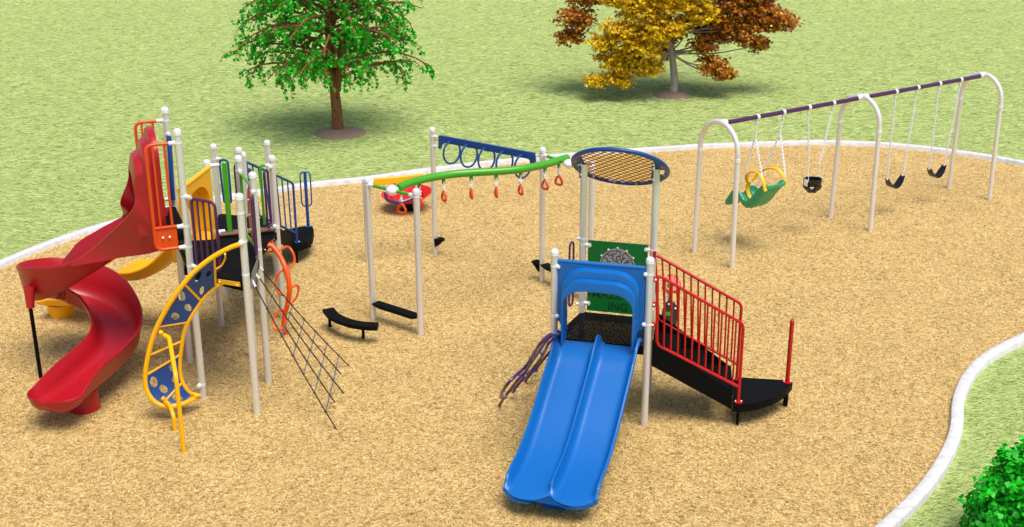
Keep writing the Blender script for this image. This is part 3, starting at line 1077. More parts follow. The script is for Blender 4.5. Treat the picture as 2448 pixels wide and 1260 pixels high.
def foothold(P, d, z, parent):
    P = Vector(P); n = V(-d.y, d.x, 0)
    rings = []
    for s, zt, zb_, ww in ((.03, 0, -.15, .07), (.07, .005, -.12, .075), (.11, .01, -.07, .07), (.15, .01, -.045, .06), (.18, 0, -.03, .045)):
        p = P + d * s + V(0, 0, z)
        rings.append([p + n * ww + V(0, 0, zt), p - n * ww + V(0, 0, zt), p - n * ww * .7 + V(0, 0, zb_), p + n * ww * .7 + V(0, 0, zb_)])
    return MB().loft(rings, caps=True).build('foothold', 'black', parent)
foothold(RL, dirxy(RL, RR), .30, t_oh)
foothold(RR, dirxy(RR, RL), .32, t_oh)
# hanging rings
def nearest(path, p):
    bi = min(range(len(path)), key=lambda i: (path[i].xy - p.xy).length)
    t = (path[min(bi + 1, len(path) - 1)] - path[max(0, bi - 1)]).normalized()
    return path[bi], t
ring_att = [(960, 447), (1008, 431), (1064, 419), (1125, 413), (1187, 410), (1246, 404), (1299, 394), (1338, 383)]
ords = ['first', 'second', 'third', 'fourth', 'fifth', 'sixth', 'seventh', 'eighth']
proto = None
for i, (px, py) in enumerate(ring_att):
    p, tg = nearest(gpath, at(px, py, gz))
    ang = math.atan2(tg.y, tg.x)
    top = V(p.x, p.y, gz - .055)
    if proto is None:
        t = thing('hanging_ring', top, None, 'hanging ring', 'orange hanging rings under the green beam')
        proto = t
        X, Y = V(1, 0, 0), V(0, 1, 0)
        MB().box(top - V(0, 0, .03), (.05, .02, .07)).build('bracket', 'green', t)
        hb = MB()
        hb.tube([top + Y * .018 - V(0, 0, .045), top - Y * .018 - V(0, 0, .045)], .011, 8)
        hb.tube([top - V(0, 0, .06), top - V(0, 0, .145)], .013, 8)
        hb.tube([top + X * .028 - V(0, 0, .125), top - X * .028 - V(0, 0, .125)], .014, 8)
        hb.tube([top + Y * .024 - V(0, 0, .155), top - Y * .024 - V(0, 0, .155)], .014, 8)
        hb.build('swivel', 'galv', t)
        cz = top - V(0, 0, .275)
        pts = []
        for k in range(24):
            a = 2 * PI * k / 24
            rr = .062 + .008 * math.cos(3 * (a - PI / 2))
            pts.append(cz + Y * rr * math.cos(a) + V(0, 0, rr * math.sin(a) * 1.05))
        g = MB().tube(pts, .019, 8, closed=True)
        g.tube([cz + V(0, 0, .06), cz + V(0, 0, .115)], .012, 8, r2=.006)
        g.build('grip_ring', 'orange', t)
        cur = t
    else:
        cur = proto.copy(); S.collection.objects.link(cur)
        cur.location = top
        for ch in list(proto.children):
            c2 = ch.copy(); S.collection.objects.link(c2); c2.parent = cur
    cur.rotation_euler = (0, 0, ang)
    cur['label'] = 'orange hanging ring under the curved green beam, %s from the left end' % ords[i] if i not in (0, 7) else ('orange hanging ring nearest the %s white hub of the green beam' % ('left' if i == 0 else 'right'))
# purple strap seat under the yellow bar
pa, pb = inp(919, 452, RB, RL), inp(995, 441, RB, RL)
t = thing('strap_swing', V((pa.x + pb.x) / 2, (pa.y + pb.y) / 2, 1.7), 'curved purple strap hanging from the yellow bar', 'strap swing')
for q in (pa, pb):
    chain(MB(), V(q.x, q.y, zA - .055), V(q.x, q.y, zA - .19)).build('chain', 'galv', t)
qa, qb = V(pa.x, pa.y, zA - .19), V(pb.x, pb.y, zA - .19)
pts = fillet([qa, qa + (qb - qa) * .03 - V(0, 0, .14), qa.lerp(qb, .5) - V(0, 0, .22), qb + (qa - qb) * .03 - V(0, 0, .14), qb], .18, 6)
MB().tube(pts, lambda u_: .016 + .018 * math.sin(PI * u_), 8).build('strap', 'purple', t)

# ================================================================ SPINNER DISH
c = at(975, 503)
t = thing('spinner_dish', V(c.x, c.y, 0), 'red round spinner dish on a short black pedestal', 'spinner')
MB().lathe((c.x, c.y, 0), [(.13, -.05), (.13, .05), (.10, .06), (.085, .10), (.10, .13), (.12, .16), (.12, .215)], 20).build('pedestal', 'black', t)
tilt = V(-.06, -.04, 1)
cc = V(c.x, c.y, .19)
MB().lathe(cc, [(.05, 0), (.22, .005), (.34, .05), (.44, .125), (.475, .155), (.480, .165), (.468, .172), (.42, .14), (.33, .075), (.20, .035), (.05, .03)], 40, tilt).build('dish', paint('spinner_red', (.62, .005, .012), .3), t)
q3 = tilt.normalized().to_track_quat('Z', 'Y').to_matrix()
for a in (R(8), R(-82), R(175)):
    dv = V(math.cos(a), math.sin(a), 0); ev = V(-dv.y, dv.x, 0)
    pts = [cc + q3 @ (dv * .40 + ev * .085 * math.cos(u) + V(0, 0, .13 + .15 * math.sin(u))) for u in (PI * k / 12 for k in range(13))]
    MB().tube(pts, .014, 8).build('grab_handle', 'redp', t)

# ================================================================ BALANCE BENCH
pts2 = [at(x, y, .30) for x, y in [(784, 737), (800, 754), (830, 767), (866, 774), (902, 776)]]
t = thing('curved_bench', V(pts2[2].x, pts2[2].y, 0), 'low black curved balance bench on two short legs', 'balance bench')
sp = spline(pts2, 6)
rings = []
for i, p in enumerate(sp):
    tn = (sp[min(i + 1, len(sp) - 1)] - sp[max(0, i - 1)]).normalized(); n = V(-tn.y, tn.x, 0)
    rings.append([p + n * .085, p - n * .085, p - n * .085 - V(0, 0, .05), p - n * .03 - V(0, 0, .085), p + n * .03 - V(0, 0, .085), p + n * .085 - V(0, 0, .05)])
MB().loft(rings, caps=True).build('bench_top', 'black', t)
for px, py in ((789, 783), (869, 811)):
    q = at(px, py)
    MB().cyl((q.x, q.y, -.1), (q.x, q.y, .24), .022, 12).build('leg', 'black', t)

# ================================================================ BLUE SLIDE TOWER
bL, bR, bK, bC = V(.51, 13.98, 0), V(1.62, 13.69, 0), V(.894, 14.81, 0), V(1.76, 14.58, 0)
DZ = 1.06
t_bt = thing('slide_tower', (bL + bR) / 2, 'small play tower with blue double slide, round canopy and red stair rails', 'play tower')
P_bL, P_bR = post(t_bt, bL, 2.21), post(t_bt, bR, 2.21)
P_bK, P_bC = post(t_bt, bK, 3.08, cap=False), post(t_bt, bC, 3.08, cap=False)
deck(t_bt, [bL, bR, bC, bK], DZ, .10)
# double slide
ed = dirxy(bL, bR); eo = V(ed.y, -ed.x, 0)          # outward = towards the camera
if eo.y > 0: eo = -eo
m0 = (bL + bR) / 2
so = dirxy(m0, V(.43, 11.72, 0))
W2 = .485
def slide_prof(s):
    """bed height along the run s (0..1)"""
    return s
run = [(0.0, 1.05, .10), (.14, 1.045, .17), (.30, .99, .17), (.50, .88, .14), (.9, .68, .13), (1.3, .48, .13), (1.6, .36, .14), (1.85, .30, .14), (2.10, .28, .135), (2.26, .275, .10), (2.37, .27, .045), (2.46, .258, .02)]
sprun = spline([V(a, z, r) for a, z, r in run], 4)
nch = 22
def cross(s, z, rim, und=False):
    c0 = m0 + so * s + ed * 0 + V(0, 0, z)
    out = []
    narrow = 1.0
    
    xs = []
    for ch in (-1, 1):
        for k in range(nch + 1):
            u = -1 + 2 * k / nch
            x = ch * .245 + u * .235
            wall = max(0, (abs(u) - .64) / .36)
            zz = rim * (1 - math.sqrt(max(0, 1 - min(1, wall * 1.02) ** 2.2)))
            xs.append((x, zz))
    return c0, xs
top = []
for q in sprun:
    s, z, rim = q
    c0, xs = cross(s, z, max(0, rim))
    ring = []
    tail = max(0, (s - 2.22) / .24)
    for x, zz in xs:
        # scalloped end: each lane ends in a rounded nose
        u = (abs(x) - .245) / .235
        back = .13 * tail * abs(u) ** 2.2
        ring.append(c0 + ed * x - so * back + V(0, 0, zz))
    # outer lips and underside
    rm = max(0, rim)
    tb = so * (.13 * tail)
    ringU = [c0 + ed * .492 - tb + V(0, 0, rm + .012), c0 + ed * .512 - tb + V(0, 0, rm + .008), c0 + ed * .52 - tb + V(0, 0, rm - .012), c0 + ed * .515 - tb + V(0, 0, rm - .045)]
    for (x, zz), p_ in reversed(list(zip(xs, ring))):
        ringU.append(V(p_.x, p_.y, c0.z + min(zz, rm) * .9 - .045) + ed * (.012 * (1 if x > 0 else -1)))
    ringU += [c0 - ed * .515 - tb + V(0, 0, rm - .045), c0 - ed * .52 - tb + V(0, 0, rm - .012), c0 - ed * .512 - tb + V(0, 0, rm + .008), c0 - ed * .492 - tb + V(0, 0, rm + .012)]
    top.append(ring + ringU)
slide = MB().loft(top, caps=True).build('double_slide', 'blue', t_bt, angle=50)
q = m0 + so * 2.06
MB().prism([q - ed * .16 + V(0, 0, .24) - so * .14, q + ed * .16 + V(0, 0, .24) - so * .14, q + ed * .13 + V(0, 0, .24) + so * .12, q - ed * .13 + V(0, 0, .24) + so * .12], (0, 0, -.30)).build('slide_foot', 'blue', slide)
# hood
hx = .53
def hp(x, z, dpt):
    return m0 + ed * x + eo * dpt + V(0, 0, z)
def arch(hw, zt, zb, r, n=8):
    pts = [(-hw, zb)]
    for k in range(n + 1):
        a = PI - (PI / 2) * k / n
        pts.append((-hw + r + r * math.cos(a), zt - r * .78 + r * .78 * math.sin(a)))
    for k in range(n + 1):
        a = PI / 2 - (PI / 2) * k / n
        pts.append((hw - r + r * math.cos(a), zt - r * .78 + r * .78 * math.sin(a)))
    pts.append((hw, zb))
    return pts
ZT = 2.08; ZB = 1.30
bands = [(arch(.470, 2.02, 1.27, .30), .02), (arch(.462, 2.00, 1.27, .30), .11), (arch(.458, 1.93, 1.2, .28), .125), (arch(.450, 1.915, 1.15, .28), .125), (arch(.446, 1.905, 1.12, .28), .22), (arch(.432, 1.81, 1.10, .27), .235), (arch(.42, 1.795, 1.10, .26), .235), (arch(.415, 1.79, 1.10, .26), .215), (arch(.415, 1.79, 1.10, .26), -.02)]
hb = MB()
hb.loft([[hp(x, z, dpt) for x, z in pts] for pts, dpt in bands], closed=False)
# flat panel around the arch (front and back faces, top edge rounded)
outer = []
A_ = bands[0][0]
def rect_for(k, n, pts):
    x, z = pts[k]
    if k == 0: return (-hx, ZB)
    if k == n - 1: return (hx, ZB)
    # project radially to the rectangle
    cx, cz = 0, 1.55
    dx, dz = x - cx, z - cz
    t = min(hx / abs(dx) if abs(dx) > 1e-6 else 9, (ZT - cz) / dz if dz > 1e-6 else 9)
    return (cx + dx * t, cz + dz * t)
n_ = len(A_)
corner = []
R_ = [rect_for(k, n_, A_) for k in range(n_)]
# make sure the corners exist
def snap(rs):
    il = min(range(n_), key=lambda k: (rs[k][0] + hx) ** 2 + (rs[k][1] - ZT) ** 2)
    ir = min(range(n_), key=lambda k: (rs[k][0] - hx) ** 2 + (rs[k][1] - ZT) ** 2)
    rs[il] = (-hx, ZT); rs[ir] = (hx, ZT)
    return rs
R_ = snap(R_)
hb.loft([[hp(x, z, .02) for x, z in A_], [hp(x * .985, ZT - .012 if z > ZT - .01 else z, .02) for x, z in R_], [hp(x, z, .005) for x, z in R_], [hp(x, z, -.02) for x, z in R_], [hp(x, z, -.02) for x, z in bands[-1][0]]], closed=False)
hb.tube([hp(-hx, ZT - .012, 0), hp(hx, ZT - .012, 0)], .026, 10)
hb.build('slide_hood', 'blue', slide, angle=40)
for z in (2.0, 1.36):
    clamp(P_bR, bR + V(0, 0, z), -ed + eo * .6, .022, .03)
    clamp(P_bL, bL + V(0, 0, z), ed + eo * .6, .022, .03)
# maze panel
pd = dirxy(bK, bC); pn = V(pd.y, -pd.x, 0)
def pp(s, z, o=0):
    return bK + pd * s + V(0, 0, z) + pn * o
L = (bC - bK).length
zt, zb2 = DZ + .98, DZ + .03
mz = MB().prism([pp(.07, zb2, -.01), pp(L - .07, zb2, -.01), pp(L - .07, zt, -.01), pp(.07, zt, -.01)], pn * .02).build('maze_panel', 'greenp', t_bt, smooth=False)
cm = (L / 2, DZ + .68)
star = []
for k in range(120):
    a = 2 * PI * k / 120
    rr = .222 + .026 * max(0, math.cos(a * 12)) ** 1.5
    star.append(pp(cm[0] + rr * math.cos(a), cm[1] + rr * math.sin(a), .012))
disc = MB().prism(star, pn * .012).build('maze_disc', 'maze', mz, smooth=False)
BP = []
for k in range(12):
    a = 2 * PI * k / 12
    BP.append(pp(cm[0] + .235 * math.cos(a), cm[1] + .235 * math.sin(a), .026))
balls(mz, 'bolt', 'white', BP, .011, 8)
gv = MB()
def groove(pts, w=.0045):
    """pts in (radius, angle-degree) on the disc"""
    path = [pp(cm[0] + r * math.cos(R(a)), cm[1] + r * math.sin(R(a)), .0235) for r, a in pts]
    for i in range(len(path) - 1):
        p, q = path[i], path[i + 1]
        d = (q - p)
        if d.length < 1e-5: continue
        d.normalize(); s = d.cross(pn) * w
        gv.prism([p + s - d * w, p - s - d * w, q - s + d * w, q + s + d * w], pn * .003)
def arc(r, a0, a1, n=10):
    return [(r, a0 + (a1 - a0) * k / n) for k in range(n + 1)]
groove(arc(.20, 175, 100)); groove(arc(.20, 5, 62)); groove(arc(.20, 62, 62) + [(.16, 66), (.13, 58), (.145, 48)])
groove([(.20, 133), (.175, 128)] + arc(.16, 128, 97, 5) + [(.195, 93)] + arc(.198, 93, 78, 4) + [(.15, 76), (.13, 80)])
groove([(.16, 115), (.135, 112), (.12, 125), (.07, 118), (.05, 90)]); groove([(.195, 150), (.15, 148), (.13, 160), (.10, 150)])
groove([(.13, 92), (.10, 98), (.085, 90), (.06, 95), (.04, 60)]); groove([(.13, 92), (.128, 76), (.11, 68)])
groove([(.145, 48), (.10, 55), (.08, 75)]); groove([(.10, 55), (.07, 40), (.05, 10)])
groove([(.15 + .016 * math.cos(k), 27 + 7 * math.sin(k)) for k in (2 * PI * i / 10 for i in range(11))]); groove([(.135, 22), (.11, 28), (.10, 18), (.12, 10)])
groove(arc(.20, 195, 260)); groove(arc(.20, 345, 285)); groove([(.15, 200), (.10, 215), (.12, 250), (.06, 260)]); groove([(.15, 330), (.10, 320), (.12, 285), (.16, 280)]); groove([(.02, 0), (.07, 300), (.05, 200), (.09, 180)])
gv.build('maze_line', 'groove', mz, smooth=False)
def text(body, size, ctr, mat, parent, name, flip=False):
    cu = bpy.data.curves.new(name, 'FONT')
    cu.body = body; cu.size = size; cu.align_x = 'LEFT'; cu.offset = .0015; cu.extrude = .0012
    to = bpy.data.objects.new(name, cu); S.collection.objects.link(to)
    bpy.context.view_layer.update()
    dg = bpy.context.evaluated_depsgraph_get()
    me = bpy.data.meshes.new_from_object(to.evaluated_get(dg))
    bpy.data.objects.remove(to)
    root = parent
    while root.parent: root = root.parent
    for v in me.vertices:
        x, y = v.co.x, v.co.y
        v.co = ctr + pd * x + V(0, 0, y) + pn * (v.co.z + .002) - root.location
    me.materials.clear(); me.materials.append(M[mat])
    o = bpy.data.objects.new(name, me); S.collection.objects.link(o); o.parent = parent
    return o
text('-MAZE-', .15, pp(.08, DZ + .225, .011), 'engrave', mz, 'panel_lettering')
text('ING', .15, pp(.34, DZ + .07, .011), 'engrave', mz, 'panel_lettering')
for q, P, s in ((bK, P_bK, 1), (bC, P_bC, -1)):
    for z in (zt - .06, zb2 + .1):
        c_ = clamp(P, q + V(0, 0, z), pd * s + pn * .2, .02, .05)
        MB().lathe(q + pd * s * .085 + V(0, 0, z) + pn * .015, [(.001, -.004), (.03, -.004), (.03, .008), (.001, .012)], 14, pn).build('clamp_plate', 'white', c_)
# canopy
cz = 3.02
cc = (bK + bC) / 2 + V(0, 0, cz)
tau = R(36)
ev = (pn * math.cos(tau) + V(0, 0, math.sin(tau)))
dv = pd
RC = .585
can = MB().tube([cc + dv * RC * math.cos(a) + ev * RC * math.sin(a) for a in (2 * PI * k / 64 for k in range(64))], .026, 12, closed=True).build('canopy_ring', 'blued', t_bt)
cn = dv.cross(ev).normalized()
if cn.z < 0: cn = -cn
poly = []
for k in range(72):
    a = 2 * PI * k / 72
    poly.append((max(-.455, min(.455, .56 * math.cos(a))), .56 * math.sin(a)))
perforated(poly, 0, .0175, .006, dv, ev, cc + cn * .0, aspect=.95, hole=lambda i, j: (i // 3 + j // 3) % 2 == 0).build('canopy_mesh', 'roof', can, smooth=False)
for s in (-1, 1):
    pl = []
    for k in range(13):
        a = -R(42) + R(84) * k / 12
        pl.append((s * .575 * math.cos(a), .575 * math.sin(a)))
    # flange segment with a slot open in its lower half
    seg1 = [p for p in pl if p[1] >= .0] + [(s * .44, .38), (s * .44, .0)]
    MB().prism([cc + dv * x + ev * y - cn * .006 for x, y in seg1], cn * .012).build('canopy_flange', 'navy', can, smooth=False)
    b = MB()
    b.prism([cc + dv * x + ev * y - cn * .006 for x, y in [p for p in pl if p[1] < -.14] + [(s * .44, -.14), (s * .44, -.38)][::1]], cn * .012)
    b.build('canopy_flange', 'navy', can, smooth=False)
inner = [cc + dv * .545 * math.cos(a) + ev * .545 * math.sin(a) for a in (2 * PI * k / 64 for k in range(64))]
outer_ = [cc + dv * .585 * math.cos(a) + ev * .585 * math.sin(a) for a in (2 * PI * k / 64 for k in range(64))]
MB().loft([[p - cn * .014 for p in inner], [p - cn * .014 for p in outer_], [p + cn * .0135 for p in outer_], [p + cn * .0135 for p in inner]], loop=True).build('canopy_rim_plate', 'blued', can)
balls(can, 'rim_bolt', 'yelp', [cc + dv * .55 * math.cos(a) + ev * .55 * math.sin(a) - cn * .018 for a in (2 * PI * (k + .5) / 12 for k in range(12))], .012)
for q, P, s in ((bK, P_bK, -1), (bC, P_bC, 1)):
    MB().lathe(q + V(0, 0, 3.08), [(.047, -.03), (.047, .0), (.001, .012)], 20).build('post_top', 'white', P)
    MB().box(q + V(0, 0, 2.98) + pd * (-.05), (.014, .05, .26), math.atan2(pd.y, pd.x)).build('canopy_bracket', 'blued', P)
    for z in (2.90, 3.03):
        MB().ball(q + V(0, 0, z) + pn * .04 + pd * (-.03), .018, 8).build('bracket_bolt', 'white', P)
    MB().box(q + V(0, 0, 3.06) + pd * (.09), (.10, .05, .05), math.atan2(pd.y, pd.x), bev=.02).build('canopy_fitting', 'white', P)
# purple hand loops on the left side (either side of the net opening)
sd_ = dirxy(bL, bK); 
lo = loop_rail(t_bt, bK - sd_ * .05 + V(0, 0, 2.03) - pd * .10, bK - sd_ * .05 + V(0, 0, 1.18) - pd * .10, -pd * .0 - sd_ * .13, .0135, 'purple')
for z in (2.06, 1.17): clamp(P_bK, bK + V(0, 0, z), -pd - sd_ * .4, .02, .03)
lo = loop_rail(t_bt, bL + sd_ * .12 + V(0, 0, 2.03) - pd * .06, bL + sd_ * .12 + V(0, 0, 1.18) - pd * .06, sd_ * .10, .0135, 'purple')
# purple wave net on the left edge
g0 = at(1197, 966)
n0 = V(g0.x, g0.y, 0)
topA, topB = bL + sd_ * .05 + V(0, 0, 1.0), bK - sd_ * .05 + V(0, 0, 1.0)
top0 = topA; 
gdir = sd_
net = None
g3 = at(1252, 915)
pa_, pb_, pc_ = V(n0.x, n0.y, 0), V(g3.x, g3.y, 0), bL + sd_ * .10 + V(0, 0, 1.0)
pln = (pb_ - pa_).cross(pc_ - pa_).normalized()
def onplane(px, py):
    d_ = ray(px, py)
    return V(0, 0, CAM_H) + d_ * ((pa_ - V(0, 0, CAM_H)).dot(pln) / d_.dot(pln))
rodpx = [([(1197, 951), (1200, 938), (1215, 916), (1238, 893), (1253, 880), (1269, 858), (1278, 842), (1293, 820), (1314, 800)], .12),
         ([(1193, 970), (1208, 947), (1222, 929), (1238, 908), (1250, 896), (1261, 881), (1272, 864), (1283, 848), (1296, 829), (1314, 806)], .32),
         ([(1226, 936), (1234, 925), (1254, 902), (1270, 886), (1280, 874), (1293, 856), (1303, 838), (1314, 818)], .55),
         ([(1252, 916), (1268, 895), (1279, 884), (1290, 871), (1305, 852)], .78)]
wv_net = None
for pts_, ve in rodpx:
    P_ = [onplane(*q_) for q_ in pts_]
    P_.append(P_[-1].lerp(bL + sd_ * ve + V(0, 0, 1.0), .5)); P_.append(bL + sd_ * ve + V(0, 0, 1.0))
    o_ = MB().tube(spline(P_, 5), .0185, 8).build('wave_climber' if wv_net is None else 'wave_rod', 'purple', t_bt if wv_net is None else wv_net)
    if wv_net is None: wv_net = o_
jm = paint('joint_grey', (.16, .12, .17), .4)
for q_ in ((1244, 893), (1271, 857), (1296, 843), (1259, 889), (1282, 884), (1227, 934), (1205, 948)):
    MB().ball(onplane(*q_), .034, 10).build('rod_joint', jm, wv_net)
# stairs on the right
PZ = .33
nb, fb, pdl = at(1765, 962, PZ), at(1761, 907, PZ), at(1882, 914, PZ)
nb.z = fb.z = 0; 
n1, f1 = bR + dirxy(bR, nb) * .06, bC + dirxy(bC, fb) * .06
n2, f2 = nb - dirxy(bR, nb) * .08, fb - dirxy(bC, fb) * .08
def strg(a, c, name='stringer'):
    d = dirxy(a, c); n = V(-d.y, d.x, 0) * .012
    A, C = V(a.x, a.y, 0), V(c.x, c.y, 0)
    pts = [A + V(0, 0, DZ + .08), A + V(0, 0, DZ - .22), C + V(0, 0, PZ - .09), C + V(0, 0, PZ + .17), A.lerp(C, .1) + V(0, 0, DZ + .09)]
    pts = [A + V(0, 0, DZ + .10), C + V(0, 0, PZ + .16), C + V(0, 0, PZ - .09), A + V(0, 0, DZ - .24)]
    return MB().prism([p - n for p in pts], n * 2).build(name, 'black', st, smooth=False)
st = None
ns = 3
sb_ = MB()
for k in range(ns):
    u0, u1 = k / ns, (k + 1) / ns
    z = DZ - (DZ - PZ) * (k + 1) / (ns + 1)
    q = [n1.lerp(n2, u0), n1.lerp(n2, u1), f1.lerp(f2, u1), f1.lerp(f2, u0)]
    sb_.prism([V(p.x, p.y, z) for p in q], (0, 0, -.03))
    sb_.prism([V(q[0].x, q[0].y, z + .0), V(q[3].x, q[3].y, z + .0), V(q[3].x, q[3].y, z + (DZ - PZ) / (ns + 1) - .03), V(q[0].x, q[0].y, z + (DZ - PZ) / (ns + 1) - .03)], dirxy(n1, n2) * .01)
st = sb_.build('stair', 'black', t_bt, smooth=False)
strg(n1, n2); strg(f1, f2)
# landing (quarter round)
ld = [at(1752, 966, PZ), at(1768, 968, PZ), at(1810, 963, PZ), at(1850, 950, PZ), at(1880, 932, PZ), at(1895, 914, PZ), at(1885, 909, PZ), at(1768, 902, PZ), at(1752, 905, PZ)]
lb = MB()
lb.prism([V(p.x, p.y, PZ) for p in ld], (0, 0, -.10))
land = lb.build('landing', 'black', t_bt, smooth=False)
balls(land, 'edge_bolt', 'grey', [at(x, y, PZ - .045) for x, y in ((1785, 973), (1815, 968), (1848, 957), (1872, 943))], .009)
q = at(1762, 1018); MB().cyl((q.x, q.y, -.1), (q.x, q.y, PZ - .08), .018, 12).build('leg', 'black', land)
q = at(1877, 972); MB().cyl((q.x, q.y, -.1), (q.x, q.y, PZ - .08), .032, 12).build('leg', 'black', land)
def stair_rail(A, B, px4, foot, bars, mat, nm='stair_rail', r=.019):
    TL, TR, BR, BL = [inp(x, y, A, B) for x, y in px4]
    b = MB()
    foot = Vector(foot)
    TRr = V(foot.x, foot.y, TR.z)
    path = fillet([BR, BL, TL, TRr, foot], .06)
    b.tube(path, r, 10)
    b.tube([BR, V(foot.x, foot.y, BR.z)], r * .95, 8)
    g = b.build(nm, mat, t_cur)
    for k in range(1, bars + 1):
        t = k / (bars + 1)
        MB().cyl(TL.lerp(TRr, t), BL.lerp(V(foot.x, foot.y, BR.z), t), r * .62, 8).build('bar', mat, g)
    fl = MB().lathe(foot + V(0, 0, .004), [(.001, 0), (.05, 0), (.05, .012), (.001, .014)], 16).build('foot_flange', mat, g)
    balls(g, 'flange_bolt', 'white', [foot + V(s * .036, 0, .018) for s in (-1, 1)], .011)
    return g
t_cur = t_bt
stair_rail(bR, nb, [(1572, 657), (1778, 775), (1764, 924), (1570, 824)], V(nb.x, nb.y, PZ), 11, 'redp')
stair_rail(bC, fb, [(1566, 608), (1774, 727), (1762, 870), (1574, 764)], V(fb.x, fb.y, PZ), 11, 'redp')
for px, py in ((1567, 668), (1563, 728), (1560, 776)):
    q = inp(px, py, bR, nb)
    pl_ = MB().lathe(q, [(.001, -.01), (.035, -.01), (.035, .01), (.001, .012)], 14, (0.1, -1, .1)).build('rail_bracket', 'redp', P_bR)
    MB().ball(q + V(0, -.016, 0), .014, 8).build('bracket_bolt', 'white', P_bR)
q = inp(1557, 600, bC, fb)
MB().tube([V(bC.x + .01, bC.y - .055, q.z + .02), V(bC.x + .01, bC.y - .06, q.z - .13)], .022, 10, r2=.013).build('rail_end', 'redp', P_bC)
def paddle(parent, foot, h, ax, mat, loops=True, w=.075):
    foot = Vector(foot); ax = Vector(ax).normalized()
    g = MB().cyl(foot, foot + V(0, 0, h * .98), .028, 12).build('grab_post', mat, parent)
    c_ = foot + V(0, 0, h)
    MB().tube(fillet([c_ + ax * w, c_ - ax * w, c_ - ax * w - V(0, 0, h * .62), c_ + ax * w - V(0, 0, h * .62)], w * .95, 6, True), .0125, 8, closed=True).build('grab_loop', mat, g)
    MB().lathe(foot + V(0, 0, .002), [(.001, 0), (.055, 0), (.055, .012), (.001, .014)], 16).build('foot_flange', mat, g)
    balls(g, 'flange_bolt', 'white', [foot + V(s * .042, 0, .016) for s in (-1, 1)], .012)
paddle(t_bt, pdl, .86, pdl.normalized(), 'redp', w=.036)

# ================================================================ FLOWER ACTIVITY POST
q = at(1597, 806)
t = thing('flower_chime', V(q.x, q.y, 0), 'red flower on a green stem with a chain, above a dark panel behind the stairs', 'play panel')
vw = V(q.x, q.y, 0).normalized() * -1; rt_ = V(-vw.y, vw.x, 0)
if rt_.x < 0: rt_ = -rt_
def fp(x, z, o=0): return V(q.x, q.y, 0) + rt_ * x + V(0, 0, z) + vw * o
def zq(py):
    lo, hi = 0, 4
    for _ in range(40):
        m = (lo + hi) / 2
        d = (V(q.x, q.y, m) - V(0, 0, CAM_H))
        yy = 630 - F_PX * d.dot(_u) / d.dot(_f)
        if yy > py: lo = m
        else: hi = m
    return lo
zp, zf = zq(722), zq(683)
pan = MB().prism([fp(-.11, -.1), fp(.115, -.1), fp(.115, zp * .75), fp(.10, zp * .9), fp(.06, zp), fp(-.05, zp), (fp(-.085, zp * .88)), fp(-.11, zp * .6)], vw * .03).build('lower_panel', paint('charcoal_panel', (.03, .03, .032), .5), t, smooth=False)
for x, z in ((-.075, zp * .86), (-.01, zp * .95), (.085, zp * .84)):
    MB().ball(fp(x, z, .035), .016, 8).build('bolt', 'white', pan)
MB().box(fp(-.012, zp * .68, .034), (.07, .01, .055), math.atan2(rt_.y, rt_.x)).build('window', 'green', pan)
MB().prism([fp(-.035, zp * .9, -.02), fp(.045, zp * .9, -.02), fp(.035, zf, -.02), fp(.0, zf, -.02)], -vw * .03).build('stem', 'green', t, smooth=False)
fl_ = []
for k in range(72):
    a = 2 * PI * k / 72
    rr = .105 + .035 * abs(math.cos(a * 3.5))
    fl_.append(fp(.012 + rr * math.cos(a), zf + .0 + rr * .75 * math.sin(a), .0) + vw * (-.10 * math.sin(a)))
fw_ = MB().prism(fl_, (0, 0, .03)).build('flower_head', paint('flower_red', (.50, .03, .01), .4), t, smooth=False)
MB().ball(fp(.0, zf, .02), .05, 12).build('flower_centre', 'green', fw_)
chain(MB(), fp(-.005, zf, .07), fp(-.045, zp + .01, .05), r=.007, wd=.02).build('chain', 'white', t)

# ================================================================ LARGE CLIMBING TOWER (left)
P1, P2, Pm, P3, P5 = V(-3.21, 14.04, 0), V(-3.99, 14.49, 0), V(-3.23, 14.94, 0), V(-4.43, 15.61, 0), V(-3.57, 15.72, 0)
P6, P7, P8, P9 = V(-4.27, 16.86, 0), V(-3.41, 17.12, 0), V(-3.84, 19.0, 0), V(-4.45, 18.03, 0)
P10 = at(570, 352, 2.45); P10.z = 0
P11 = at(580, 363, 2.2); P11.z = 0
t_ct = thing('climbing_tower', P2, 'large play structure with red spiral slide and yellow arched climber', 'play structure')
t_cur = t_ct
pp1, pp2, ppm, pp3, pp5 = post(t_ct, P1, 2.9), post(t_ct, P2, 3.57), post(t_ct, Pm, 2.9), post(t_ct, P3, 3.57), post(t_ct, P5, 2.9)
pp6, pp7, pp8, pp9, pp10, pp11 = post(t_ct, P6, 2.53), post(t_ct, P7, 2.52), post(t_ct, P8, 2.25), post(t_ct, P9, 2.45), post(t_ct, P10, 2.45), post(t_ct, P11, 2.2)
ZA, ZC, ZBk = 1.76, 2.25, 1.38
o2 = V(-(P3 - P2).y, (P3 - P2).x, 0).normalized()      # outward from the P2-P3 edge
deck(t_ct, [P1, Pm, P5, P3, P2], ZA, .10)
eC = dirxy(P2, P3) * .02
deck(t_ct, [P2 + eC, P3 - eC, P3 - eC + o2 * .30, P2 + eC + o2 * .30], ZC, .08, mesh=False)
MB().prism([P2 + V(0, 0, ZA + .02), P3 + V(0, 0, ZA + .02), P3 + V(0, 0, ZC - .01), P2 + V(0, 0, ZC - .01)], -o2 * .012).build('deck_riser', 'black', t_ct, smooth=False)
deck(t_ct, [P5, P7, P6, P3], ZBk, .10, mesh=False)
deck(t_ct, [P6, P7, V(-3.70, 17.78, 0), P9], ZBk - .02, .10, mesh=False)
